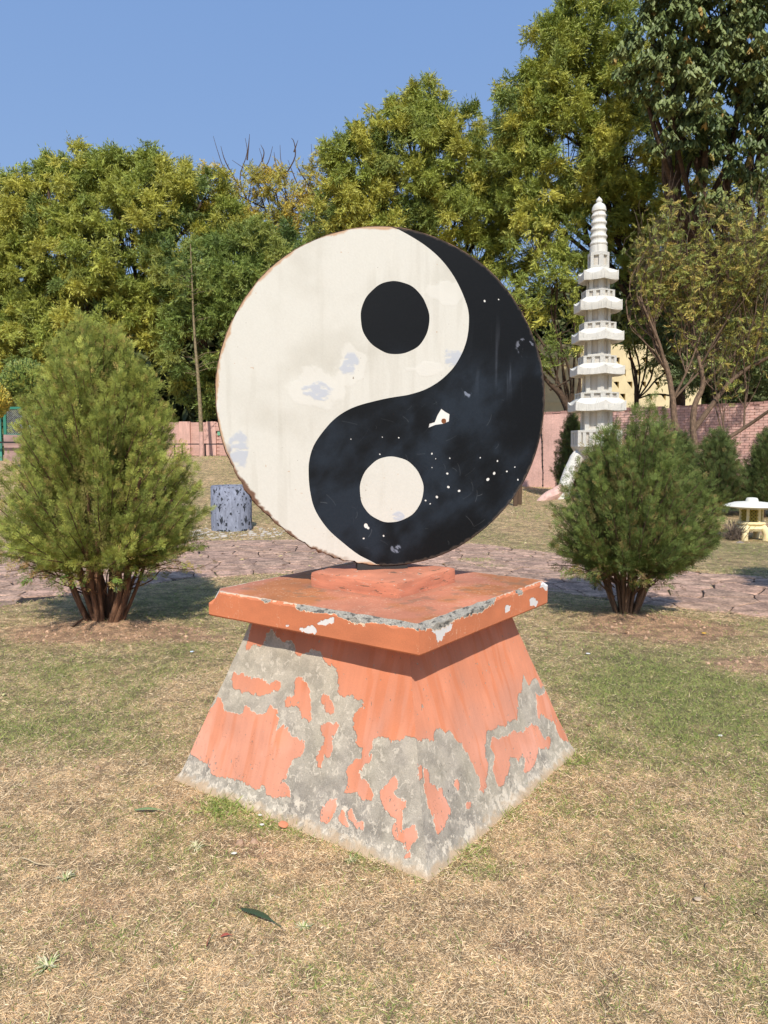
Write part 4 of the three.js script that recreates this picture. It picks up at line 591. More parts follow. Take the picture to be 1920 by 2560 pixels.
// lobes: picture x, y, radius, extra depth
function tree(name, label, group, o) {
  const r = rng(o.seed), D = o.dist, k = D / F, base = o.base, t = thing(name, label, 'tree', base, group), wood = [], crown = new Copies(), second = new Copies();
  const L = o.lobes.map(([x, y, rp, dz = 0]) => ({ c: at(x, y, D + dz).sub(base), r: rp * (D + dz) / F }));
  const fork = V(0, o.fork ?? 2.2, 0).add(o.lean ?? V()); wood.push(limb([V(0, -0.3, 0), V(0, 0.4, 0).lerp(fork, 0.3), fork], o.trunk ?? 0.25, (o.trunk ?? 0.25) * 0.75, 9));
  const pal = PAL[o.pal], size = o.size ?? 0.34;
  for (const l of L) {
    const mid = fork.clone().lerp(l.c, 0.75); wood.push(limb(branchy(fork, l.c, r, 0.07, 4), (o.trunk ?? 0.25) * 0.42, 0.035, 6));
    const n = Math.max(5, Math.round(l.r * l.r * (o.dense ?? 30) * (o.thin && base.y + l.c.y < o.thin ? 0.6 : 1)));
    for (let i = 0; i < n; i++) {
      const d = sphereDir(r); if (d.z < -0.25 && r() < 0.6) d.z *= -1; const rad = l.r * (0.45 + 0.6 * Math.sqrt(r())), p = l.c.clone().addScaledVector(d, rad); p.y += (r() - 0.5) * 0.15 * l.r;
      if (base.y + p.y < (o.floor ?? 0.8)) continue;
      if (i % 2 === 0) wood.push(limb(branchy(l.c.clone().lerp(mid, r() * 0.3), p, r, 0.06, 2), 0.022, 0.007, 3, false));
      const tone = fbm(p.x * 0.6 + o.seed, p.y * 0.6 + p.z * 0.5, o.seed, 3), m = Math.round((o.per ?? 15) * (0.6 + r() * 0.8)), ca = pal[Math.floor(clamp(tone * 1.6 - 0.3, 0, 0.999) * pal.length)], cb = pal[Math.floor(r() * pal.length)], up = 0.35 * d.y;
      const spread = (o.spread ?? 0.26) * (0.7 + r() * 0.6);
      for (let q = 0; q < m; q++) {
        const e = sphereDir(r), pos = p.clone().add(V(gauss(r) * spread, gauss(r) * spread * 0.7, gauss(r) * spread)), dir = e.multiplyScalar(1.0).addScaledVector(d, 0.25).add(V(0, o.big ? 0.1 : -0.4 + up, 0.15)).normalize(), s = size * (0.55 + r() * 0.75), w = r(), v = 0.75 + r() * 0.5, col = [0, 1, 2].map((c) => mix(ca[c], cb[c], w * 0.5) * v);
        if (o.big) (q & 1 ? crown : second).add(pos, V(e.x * 0.3, 1, e.z * 0.3).normalize(), r() * 6.283, s, s, s, r() < 0.03 ? [0.40, 0.27, 0.08] : col); else (q & 1 ? crown : second).add(pos, dir, r() * 6.283, s, s, s, col);
      }
    }
  }
  for (const b of o.bare ?? []) wood.push(limb(b.map(([x, y, dz = 0]) => at(x, y, D + dz).sub(base)), (b.w ?? 0.038), 0.008, 5));
  part(t, 'trunk', mergeGeometries(wood), o.bark ?? darkBark);
  const g = o.big ? [sprig, smallSprig] : fronds; crown.build('crown', g[0], o.mat ?? (o.big ? bigMat : neemMat), t); second.build('crown', g[1], o.mat ?? (o.big ? bigMat : neemMat), t);
  return t;
}
const ground = (px, dist) => { const p = at(px, 1116, dist); return V(p.x, landHeight(p.x, p.z), p.z); };
tree('neem_tree', 'broad olive-green tree with a rounded crown filling the upper left', 'trees beyond the garden wall', { seed: 11, dist: 34, base: ground(170, 34), pal: 'olive', trunk: 0.32, fork: 2.6, dense: 13, per: 46, size: 0.30, spread: 0.23,
  lobes: [[90, 575, 125], [230, 510, 125], [360, 490, 110], [150, 690, 160], [330, 640, 160, -1], [470, 560, 120], [20, 760, 150], [250, 830, 150, -1.5], [-70, 640, 150], [420, 760, 130, -1], [110, 465, 45], [240, 450, 50], [370, 425, 38], [455, 465, 50], [20, 500, 80], [-60, 880, 130], [120, 880, 130, -1], [305, 440, 50], [180, 460, 65], [60, 490, 65], [255, 410, 22], [372, 385, 20], [115, 415, 22], [0, 520, 60], [520, 480, 60], [590, 600, 90]] });
tree('neem_tree', 'dark green leafy tree between the left bush and the disc', 'trees beyond the garden wall', { seed: 12, dist: 31, base: ground(585, 33), pal: 'green', trunk: 0.28, fork: 2.0, dense: 14, per: 40, size: 0.30, spread: 0.24, floor: 2.9,
  lobes: [[560, 700, 120], [690, 660, 110], [620, 790, 120], [740, 700, 130], [500, 860, 100], [640, 930, 80, 1], [560, 960, 70, 1], [820, 620, 80], [470, 700, 90], [800, 800, 130, 1], [500, 980, 60, 1]] });
tree('yellowing_tree', 'thin yellowing tree with bare twigs reaching into the sky left of centre', null, { seed: 13, dist: 36, base: ground(690, 37), pal: 'yellow', trunk: 0.22, fork: 4, dense: 14, per: 16, size: 0.28, spread: 0.3, bark: bark(0.36, 0.27, 0.24),
  lobes: [[520, 500, 80], [620, 530, 90], [730, 510, 90], [810, 450, 60], [560, 560, 80], [780, 560, 80], [690, 480, 50], [840, 500, 60], [660, 600, 90]],
  bare: [[[700, 640], [640, 540], [595, 460], [560, 420], [545, 380], [533, 340]], [[600, 470], [562, 400], [552, 365]], [[640, 540], [600, 450], [618, 380], [613, 345]], [[618, 400], [622, 360], [624, 335]], [[700, 640], [650, 480], [640, 430], [655, 400], [648, 370]], [[640, 440], [668, 410], [682, 365]], [[655, 405], [660, 380], [652, 362]], [[720, 650], [715, 520], [710, 440], [702, 400], [700, 362]], [[712, 440], [738, 390], [733, 350], [728, 345]], [[735, 380], [745, 350]], [[720, 640], [760, 500], [780, 430], [778, 360]], [[770, 460], [745, 420], [742, 405]], [[700, 620], [670, 500], [620, 430], [580, 400]], [[720, 600], [800, 480], [840, 440], [860, 420]], [[700, 600], [760, 540], [800, 500], [815, 470]], [[660, 520], [600, 490], [560, 470], [545, 440]], [[710, 450], [690, 410], [685, 380]], [[760, 500], [735, 440], [720, 400]]] });
tree('neem_tree', 'olive-green tree with a pointed top rising right above the disc', 'trees beyond the garden wall', { seed: 14, dist: 29, base: ground(1060, 30), pal: 'olive', trunk: 0.3, fork: 3.5, dense: 15, per: 44, size: 0.27, spread: 0.21, thin: 9.5,
  lobes: [[1000, 320, 60], [1075, 345, 75], [1240, 350, 55], [1275, 270, 45], [920, 400, 80], [1050, 430, 140], [1180, 410, 115], [900, 490, 95], [1000, 530, 130], [1140, 550, 140], [1000, 262, 38], [1075, 240, 32], [1270, 490, 120], [1200, 650, 120], [1060, 290, 45], [860, 400, 55], [1000, 640, 120], [1130, 740, 120], [1290, 620, 100], [850, 520, 70], [1040, 300, 70], [960, 330, 60], [880, 350, 35]] });
tree('neem_tree', 'tall yellow-green tree standing behind the spire of the pagoda', 'trees beyond the garden wall', { seed: 15, dist: 26.5, base: ground(1690, 27.5), pal: 'olive', trunk: 0.34, fork: 4.2, dense: 16, per: 44, size: 0.26, spread: 0.2, thin: 9.2,
  lobes: [[1440, 60, 75], [1490, 110, 115], [1390, 160, 90], [1320, 290, 95], [1450, 260, 150], [1550, 210, 110], [1400, 420, 140], [1560, 390, 130], [1510, 550, 130, 1], [1660, 500, 130], [1340, 530, 90], [1720, 620, 120], [1860, 560, 100], [1290, 330, 65], [1400, 100, 60], [1470, 20, 50], [1360, 210, 70], [1290, 400, 80], [1600, 640, 110, 1], [1360, 180, 50], [1840, 680, 100, 1]] });
tree('broadleaf_tree', 'very tall dark tree with large drooping leaves in the top right corner', null, { seed: 16, dist: 21.5, base: ground(1800, 24), pal: 'dark', big: true, trunk: 0.4, fork: 4.5, dense: 17, per: 15, size: 0.25, spread: 0.24,
  lobes: [[1800, -10, 150], [1690, 70, 110], [1880, 150, 150], [1760, 240, 130], [1880, 370, 130], [1680, 290, 100], [1630, 100, 55], [1850, -120, 180], [1780, 110, 120], [1660, 190, 80], [1950, 260, 140], [1960, 40, 150], [1820, 470, 80], [1740, 360, 80, 1.2], [1600, 190, 45], [1615, 50, 35], [1700, -30, 90], [1560, 160, 30]] });
tree('slender_tree', 'slight olive tree with a dark forked trunk between the disc and the pagoda', null, { seed: 17, dist: 25.5, base: ground(1428, 26), pal: 'olive', trunk: 0.1, fork: 2.3, dense: 18, per: 11, size: 0.30, spread: 0.24,
  lobes: [[1380, 720, 80], [1340, 620, 70], [1400, 830, 70], [1350, 880, 50], [1450, 700, 60], [1300, 760, 80], [1420, 620, 60]], floor: 4.0,
  bare: [Object.assign([[1428, 1040], [1400, 985], [1365, 950], [1340, 900]], { w: 0.17 }), Object.assign([[1440, 1020], [1475, 950], [1490, 890]], { w: 0.14 }), [[1375, 975], [1440, 940], [1480, 905]], [[1390, 960], [1396, 880], [1380, 800]], [[1450, 1000], [1450, 900], [1440, 800]]] });
tree('slender_tree', 'thin dark tree with a bent stem right of the pagoda, before the cream building', null, { seed: 18, dist: 27, base: ground(1590, 27), pal: 'green', trunk: 0.07, fork: 3.0, dense: 16, per: 12, size: 0.30, spread: 0.26, floor: 3.6,
  lobes: [[1570, 800, 70], [1640, 830, 80], [1600, 730, 80], [1680, 920, 60], [1700, 840, 70], [1680, 990, 45]], bare: [Object.assign([[1592, 1060], [1590, 990], [1588, 930], [1572, 880], [1560, 830]], { w: 0.1 })] });
tree('shade_tree', 'deep shaded dark tree behind the right end of the pink wall', null, { seed: 19, dist: 24, base: ground(1830, 25.5), pal: 'dark', trunk: 0.25, fork: 2.4, dense: 26, per: 14, size: 0.32, spread: 0.28, floor: 2.6,
  lobes: [[1820, 880, 120], [1900, 780, 120], [1730, 820, 110, 2], [1960, 920, 110], [1760, 930, 80, 1], [1860, 950, 80], [1700, 740, 100, 2], [1880, 680, 90, 1]] });
// small twiggy tree in front of the wall: many stems, few leaves
{
  const D = 17.6, base = ground(1735, D), XL = at(1575, 700, 17.6).x, t = thing('bare_twiggy_tree', 'small grey-barked tree with spreading limbs and sparse olive leaves in front of the pink wall', 'tree', base), r = rng(201), wood = [], cr = new Copies(), P = (x, y, dz = 0) => at(x, y, D + dz).sub(base), pal = PAL.rusty;
  const main = [[[1738, 1180], [1735, 1125], [1705, 1095], [1688, 1060], [1682, 1000], [1670, 930], [1658, 895]], [[1738, 1130], [1732, 1060], [1738, 1010], [1757, 965], [1752, 915], [1738, 870, 0.3]], [[1734, 1075], [1775, 1020], [1830, 950], [1880, 915], [1940, 885, -0.3]], [[1738, 1120], [1765, 1105], [1810, 1098], [1860, 1070], [1940, 1015, -0.5]], [[1757, 965], [1800, 920], [1850, 860, 0.3], [1890, 800, 0.4]]], w = [0.105, 0.085, 0.07, 0.07, 0.05];
  const tips = []; main.forEach((m, i) => { const pts = m.map((q) => P(...q)); wood.push(limb(pts, w[i], w[i] * 0.5, 8)); tips.push([pts[pts.length - 1], w[i] * 0.5, pts[pts.length - 1].clone().sub(pts[pts.length - 2]).normalize()]); if (i > 1) tips.push([pts[3], w[i] * 0.45, V(0.1, 1, 0)], [pts[2], w[i] * 0.4, V(0, 1, 0.1)]); else tips.push([pts[4], w[i] * 0.45, V(0.5, 1, 0.2).normalize()], [pts[5], w[i] * 0.4, V(-0.6, 0.9, -0.1).normalize()]); });
  const twig = (p, rad, d, lev) => {
    const L = [1.6, 1.2, 0.9, 0.6][lev] * (0.7 + r() * 0.6), q = [p.clone()]; let dd = d.clone(); for (let i = 1; i <= 4; i++) { if (base.x + q[i - 1].x < XL + 0.3) dd.x += 0.45; dd.add(V(gauss(r) * 0.16, 0.1 + gauss(r) * 0.1, gauss(r) * 0.16)).normalize(); q.push(q[i - 1].clone().addScaledVector(dd, L / 4)); }
    wood.push(limb(q, rad, Math.max(0.0035, rad * 0.45), lev > 1 ? 3 : 5, lev < 2));
    const kids = [4, 4, 3, 0][lev]; for (let i = 0; i < kids; i++) { const at_ = q[1 + Math.floor(r() * 4)]; twig(at_, Math.max(0.005, rad * 0.5), dd.clone().multiplyScalar(0.8).add(V(gauss(r) * 0.75, r() * 0.45 - 0.08, gauss(r) * 0.7)).normalize(), lev + 1); }
    if (lev >= 2) for (const s of q.slice(1)) { if (base.x + s.x < XL) continue; const n = r() < 0.36 ? 1 + Math.floor(r() * 2) : 0; for (let i = 0; i < n; i++) { const e = sphereDir(r), sz = 0.11 + r() * 0.11, c = pal[Math.floor(r() * 4)], v = 0.75 + r() * 0.6; cr.add(s.clone().add(V(gauss(r) * 0.05, gauss(r) * 0.05, gauss(r) * 0.05)), V(e.x, e.y * 0.6 - 0.3, e.z).normalize(), r() * 6.3, sz, sz, sz, c.map((x) => x * v)); } }
  };
  for (const [p, rad, d] of tips) { twig(p, rad * 0.8, d, 0); twig(p, rad * 0.7, d.clone().add(V(gauss(r) * 0.5, 0.3, gauss(r) * 0.5)).normalize(), 0); }
  part(t, 'trunk', mergeGeometries(wood), bark(0.72, 0.62, 0.56)); cr.build('crown', fronds[0], neemMat, t);
}
{ // sapling with whitewashed foot, left of the disc
  const D = 29, base = ground(503, D), t = thing('sapling', 'slender pale-stemmed young tree with a pinkish lower stem left of the disc', 'tree', base), r = rng(215), P = (x, y) => at(x, y, D).sub(base), cr = new Copies();
  const stem = [[503, 1080], [499, 1000], [494, 930], [488, 860], [483, 780], [480, 700], [476, 610]].map((q) => P(...q)), wood = [limb(stem, 0.085, 0.018, 8)];
  for (let i = 0; i < 34; i++) { const u = 0.3 + 0.68 * r(), p = new THREE.CatmullRomCurve3(stem).getPoint(u), a = r() * 6.283, L = (1.1 - u * 0.6) * (0.5 + r()), q = p.clone().add(V(Math.cos(a) * L, L * (0.1 + r() * 0.3), Math.sin(a) * L)), b = branchy(p, q, r, 0.06, 3); wood.push(limb(b, 0.014, 0.004, 4)); if (u > 0.72) for (let k = 0; k < 7; k++) { const s = 0.2 + r() * 0.18, c = PAL.green[Math.floor(r() * 4)]; cr.add(b[2 + Math.floor(r() * 2)].clone().add(V(gauss(r) * 0.1, gauss(r) * 0.1, gauss(r) * 0.1)), sphereDir(r), r() * 6, s, s, s, c); } }
  part(t, 'trunk', mergeGeometries(wood), paleBark); part(t, 'painted_stem', limb([P(504, 1145), P(504, 1110), P(503, 1079)], 0.095, 0.089, 8), pinkMat(0.95), 'pinkish whitewashed foot of the stem'); cr.build('crown', fronds[0], neemMat, t);
}
// clipped little trees at the far left
function topiary(label, px, py, rx, ry, D, pal, seed, trunkPts) {
  const base = ground(px, D), t = thing('clipped_tree', label, 'tree', base, null), r = rng(seed), c = at(px, py, D).sub(base), k = D / F, cr = new Copies();
  for (let i = 0; i < 2600; i++) { const d = sphereDir(r), q = 0.75 + 0.27 * Math.sqrt(r()), s = 0.075 * (0.7 + r() * 0.6), lump = 1 + (n3(d.x * 3 + seed, d.y * 3, d.z * 3) - 0.5) * 0.35, cc = PAL[pal][Math.floor(r() * 4)], v = 0.8 + r() * 0.5; cr.add(c.clone().add(V(d.x * rx * k * q * lump * (d.y < 0 ? 1 + d.y * 0.55 : 1), d.y * ry * k * q * lump, d.z * rx * k * q * lump * (d.y < 0 ? 1 + d.y * 0.55 : 1))), d.clone().add(V(0, 0.4, 0)).normalize(), r() * 6.3, s, s, s, cc.map((x) => x * v)); }
  const P = (x, y) => at(x, y, D).sub(base); part(t, 'trunk', mergeGeometries([limb(trunkPts.map((q) => P(...q)), 0.05, 0.035, 7), limb([P(...trunkPts[trunkPts.length - 1]), c], 0.035, 0.02, 5)]), bark(0.95, 0.95, 0.82)); cr.build('crown', smallSprig, bigMat, t);
}
topiary('small clipped round tree with dark small leaves beside the left bush', 66, 962, 56, 60, 21, 'green', 301, [[67, 1125], [63, 1060], [56, 1010]]);
topiary('small yellow-leaved clipped shrub cut by the left picture edge', -8, 1005, 36, 40, 20.5, 'yellow', 302, [[-4, 1120], [-6, 1070], [-8, 1030]]);
// arborvitae: upright plumes of flat scale sprays
function sprayGeo(seed, n = 9) {
  const r = rng(seed), t = [], add = (o, d, L, W) => { const w = V(d.y, -d.x, (r() - 0.5) * 0.6).normalize().multiplyScalar(W), m = o.clone().addScaledVector(d, L * 0.5), e = o.clone().addScaledVector(d, L), A = m.clone().add(w), B = m.clone().sub(w); t.push(...o.toArray(), ...A.toArray(), ...e.toArray(), ...o.toArray(), ...e.toArray(), ...B.toArray()); };
  const rib = (u) => V(0.06 * Math.sin(u * 3), u, -0.12 * u * u); add(rib(0), V(0, 1, -0.1).normalize(), 1, 0.018);
  for (let i = 0; i < n; i++) { const u = 0.12 + 0.82 * i / n, s = i % 2 ? 1 : -1, a = s * (0.6 + r() * 0.35), d = V(Math.sin(a), Math.cos(a), (r() - 0.5) * 0.35).normalize(), L = 0.5 * (1 - u * 0.62) * (0.75 + r() * 0.5), o = rib(u); add(o, d, L, 0.026); for (const q of [0.35, 0.65]) { const b = a + (r() < 0.5 ? 0.65 : -0.65); add(o.clone().addScaledVector(d, L * q), V(Math.sin(b), Math.cos(b), (r() - 0.5) * 0.4).normalize(), L * 0.5, 0.02); } }
  return tris(t);
}
const sprays = [sprayGeo(1, 8), sprayGeo(2, 8)];
function arborvitae(name, label, base, o) {
  const t = thing(name, label, 'bush', base, o.group), r = rng(o.seed), a = new Copies(), b = new Copies(), wood = [];
  // half width at a height, from the photograph's outline
  const width = curveOf(o.profile), topY = o.profile[o.profile.length - 1][0], lowY = o.profile[0][0];
  for (let i = 0; i < o.stems; i++) { const f = i / o.stems * 6.283 + r() * 0.6, e = o.stemR * (0.25 + 0.75 * r()), B = V(Math.cos(f) * e * 0.55, -0.06, Math.sin(f) * e * 0.55), T = V(Math.cos(f) * (e * 1.6 + 0.12 + r() * 0.16), lowY + 0.35 + r() * 0.4, Math.sin(f) * (e * 1.6 + 0.12 + r() * 0.16)); part(t, 'stem', limb(branchy(B, T, r, 0.04, 4), o.stemW * (0.6 + r() * 0.7), o.stemW * 0.45, 7), o.bark); }
  const plume = (p0, p1, rad, count, tone) => {
    const ax = p1.clone().sub(p0), L = ax.length(), n = ax.clone().normalize(); wood.push(limb([p0, p0.clone().lerp(p1, 0.5).add(V(gauss(r) * 0.02, 0, gauss(r) * 0.02)), p0.clone().lerp(p1, 0.9)], 0.008, 0.003, 3, false));
    for (let i = 0; i < count; i++) {
      const u = Math.pow(r(), 0.8), f = r() * 6.283, rr = rad * (0.15 + 0.6 * r()) * (1 - 0.62 * u), s = V(Math.cos(f), 0, Math.sin(f)); s.addScaledVector(n, -s.dot(n)).normalize();
      const p = p0.clone().addScaledVector(ax, u).addScaledVector(s, rr), d = n.clone().multiplyScalar(0.95).addScaledVector(s, 0.5 + 0.3 * r()).add(V(gauss(r) * 0.18, 0.12, gauss(r) * 0.18)).normalize(), sc = o.spray * (0.65 + r() * 0.6) * (1 - 0.3 * u), w = r(), tip = r(), c0 = o.cols[0], c1 = o.cols[1], c2 = o.cols[2], k = (0.7 + 0.55 * tone) * (0.75 + r() * 0.5);
      const col = tip < o.brown ? c2.map((x) => x * k) : [0, 1, 2].map((i) => mix(c0[i], c1[i], clamp(w * 0.6 + tone * 0.5)) * k); (i & 1 ? a : b).add(p, d, r() * 6.283, sc, sc, sc, col);
    }
  };
  for (let i = 0; i < o.plumes; i++) {
    const h = mix(lowY, topY, Math.pow((i + r()) / o.plumes, 1.0)), f = i * 2.39996 + r() * 0.5, w = width(h) * (0.80 + 0.27 * r()), inner = 0.30 + 0.2 * r(), lowK = smooth(lowY + 0.55, lowY, h);
    const tip = V(Math.cos(f) * w, h + 0.12 * (1 - lowK) * r(), Math.sin(f) * w), from = V(Math.cos(f) * w * inner, h - mix(0.55, 0.05, lowK) * (0.7 + 0.5 * r()), Math.sin(f) * w * inner); if (from.y < lowY * 0.8) from.y = lowY * 0.8 + r() * 0.1; tip.x += o.shift ?? 0; from.x += (o.shift ?? 0) * 0.7;
    plume(from, tip, o.rad * (0.8 + 0.5 * r()), Math.round(o.count * (0.7 + 0.6 * r())), fbm(f * 1.5, h * 2.2, o.seed, 3) * 1.5 - 0.3);
  }
  for (const [x, y, z] of o.tips ?? []) plume(V(x * 0.75, y - 0.75, z), V(x, y, z), o.rad * 1.05, o.count * 2, 0.5);
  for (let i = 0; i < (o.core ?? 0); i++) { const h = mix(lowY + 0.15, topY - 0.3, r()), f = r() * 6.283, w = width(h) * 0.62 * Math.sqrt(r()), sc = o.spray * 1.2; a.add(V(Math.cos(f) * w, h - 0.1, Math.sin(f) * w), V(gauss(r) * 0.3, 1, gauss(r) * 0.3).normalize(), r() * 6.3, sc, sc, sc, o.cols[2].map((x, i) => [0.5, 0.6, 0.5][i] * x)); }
  // ragged skirt: thin side twigs that droop with a few sprays each
  for (let i = 0; i < (o.fringe ?? 0); i++) { const f = r() * 6.283, w = width(lowY + 0.12) * (0.5 + 0.6 * r()), A = V(Math.cos(f) * 0.12, lowY * (0.35 + 0.6 * r()), Math.sin(f) * 0.12), B = V(Math.cos(f) * w, lowY * (0.85 + 0.3 * r()), Math.sin(f) * w), q = branchy(A, B, r, 0.09, 4); wood.push(limb(q, 0.007, 0.002, 4)); for (let k = 0; k < 16; k++) { const u = 0.35 + 0.65 * r(), p = new THREE.CatmullRomCurve3(q).getPoint(u), sc = o.spray * (0.5 + r() * 0.6), col = r() < 0.35 ? o.cols[2] : o.cols[r() < 0.5 ? 0 : 1]; b.add(p.add(V(gauss(r) * 0.03, gauss(r) * 0.03, gauss(r) * 0.03)), V(Math.cos(f) + gauss(r) * 0.7, -0.35 + gauss(r) * 0.5, Math.sin(f) + gauss(r) * 0.7).normalize(), r() * 6.3, sc, sc, sc, col.map((x) => x * (0.6 + r() * 0.5))); } }
  part(t, 'branches', mergeGeometries(wood), o.bark); a.build('foliage', sprays[0], thujaMat, t); b.build('foliage', sprays[1], thujaMat, t); return t;
}
const thujaBark = bark(0.72, 0.48, 0.36), thujaGrey = bark(0.68, 0.55, 0.44);
arborvitae('arborvitae_bush', 'large egg-shaped olive-green conifer bush with many stems on the left', V(-2.44, landHeight(-2.44, -6.43), -6.43), { seed: 401, plumes: 270, count: 110, spray: 0.095, rad: 0.092, stems: 17, stemR: 0.27, stemW: 0.025, bark: thujaBark, brown: 0.09, core: 2600,
  cols: [[0.22, 0.30, 0.06], [0.45, 0.455, 0.095], [0.48, 0.36, 0.11]],
  profile: [[0.52, 0.50], [0.62, 0.84], [0.8, 0.95], [1.05, 0.88], [1.35, 0.74], [1.65, 0.62], [1.95, 0.51], [2.15, 0.39], [2.32, 0.25], [2.42, 0.14]], tips: [[-0.10, 2.60, 0.05], [0.20, 2.52, 0.0], [0.30, 2.36, 0.1], [-0.30, 2.34, 0.1], [-0.46, 2.05, 0], [0.42, 2.1, 0.05], [0.05, 2.5, 0.15], [-0.6, 1.9, 0.1], [-0.2, 2.5, 0.1], [0.6, 1.85, 0.1]], fringe: 44 });
arborvitae('arborvitae_bush', 'round green conifer bush with dark stems on the right before the pagoda', V(2.18, landHeight(2.18, -6.66), -6.66), { seed: 402, plumes: 210, count: 95, spray: 0.095, rad: 0.09, stems: 22, stemR: 0.16, stemW: 0.019, bark: thujaGrey, brown: 0.10, core: 2000,
  cols: [[0.13, 0.19, 0.045], [0.23, 0.28, 0.065], [0.30, 0.22, 0.075]],
  profile: [[0.42, 0.42], [0.55, 0.66], [0.8, 0.74], [1.05, 0.66], [1.3, 0.50], [1.5, 0.36], [1.65, 0.2]], fringe: 44, shift: 0.06, tips: [[0.16, 1.92, 0.05], [0.02, 1.84, 0.1], [0.27, 1.8, 0.0], [-0.2, 1.62, 0.1]] });
{
  const small = (label, px, D, hgt, wid, seed) => arborvitae('arborvitae_bush', label, ground(px, D), { seed, plumes: 130, count: 34, spray: 0.17, rad: 0.15, stems: 6, stemR: 0.16, stemW: 0.025, bark: thujaGrey, brown: 0.06, core: 700, group: 'dark conifer bushes along the pink wall', cols: [[0.085, 0.13, 0.035], [0.15, 0.19, 0.05], [0.20, 0.16, 0.055]], profile: [[0.2, wid * 0.7], [hgt * 0.25, wid], [hgt * 0.5, wid * 0.85], [hgt * 0.8, wid * 0.5], [hgt * 0.97, wid * 0.15]] });
  small('dark conifer bush standing between the disc and the pagoda legs', 1432, 20.5, 2.25, 0.55, 411);
  small('dark conifer bush behind the twiggy tree, left of the stone lantern', 1795, 15.2, 1.72, 0.62, 412);
  small('dark conifer bush at the right picture edge behind the stone lantern', 1925, 15.0, 1.75, 0.6, 413);
  small('dark conifer bush half hidden behind the round right bush', 1700, 17.0, 1.6, 0.55, 414);
}
{ // its neighbour just past the right edge of the picture, whose shade falls on the grass
  const g = arborvitae('arborvitae_bush', 'rounded green conifer bush beside the path beyond the right edge, shading the grass', V(4.85, landHeight(4.85, -7.5), -7.5), { seed: 420, plumes: 110, count: 60, spray: 0.15, rad: 0.13, stems: 8, stemR: 0.2, stemW: 0.025, bark: thujaGrey, brown: 0.1, core: 900, cols: [[0.13, 0.19, 0.045], [0.23, 0.28, 0.065], [0.30, 0.22, 0.075]], profile: [[0.42, 0.42], [0.55, 0.62], [0.8, 0.68], [1.05, 0.62], [1.3, 0.48], [1.5, 0.32], [1.65, 0.18]] });
}
{ // distant woodland that closes the view behind everything
  const r = rng(501), a = new Copies();
  for (let i = 0; i < 16000; i++) { const x = -34 + r() * 72, z = -43 - r() * 7, top = 9.5 + 3 * fbm(x * 0.12, 3, 9, 3), y = 0.5 + r() * top, s = 0.75 + r() * 0.5, c = PAL.dark[Math.floor(r() * 4)], v = 0.3 + r() * 0.3; a.add(V(x, y, z), sphereDir(r).add(V(0, 0, 0.5)).normalize(), r() * 6.3, s, s, s, c.map((q) => q * v)); }
  const w = a.build('distant_woodland', sprigGeo(7, 33), bigMat, scene); w.userData = { kind: 'stuff', label: 'dense dark woodland closing the view behind the trees', category: 'woodland' };
}
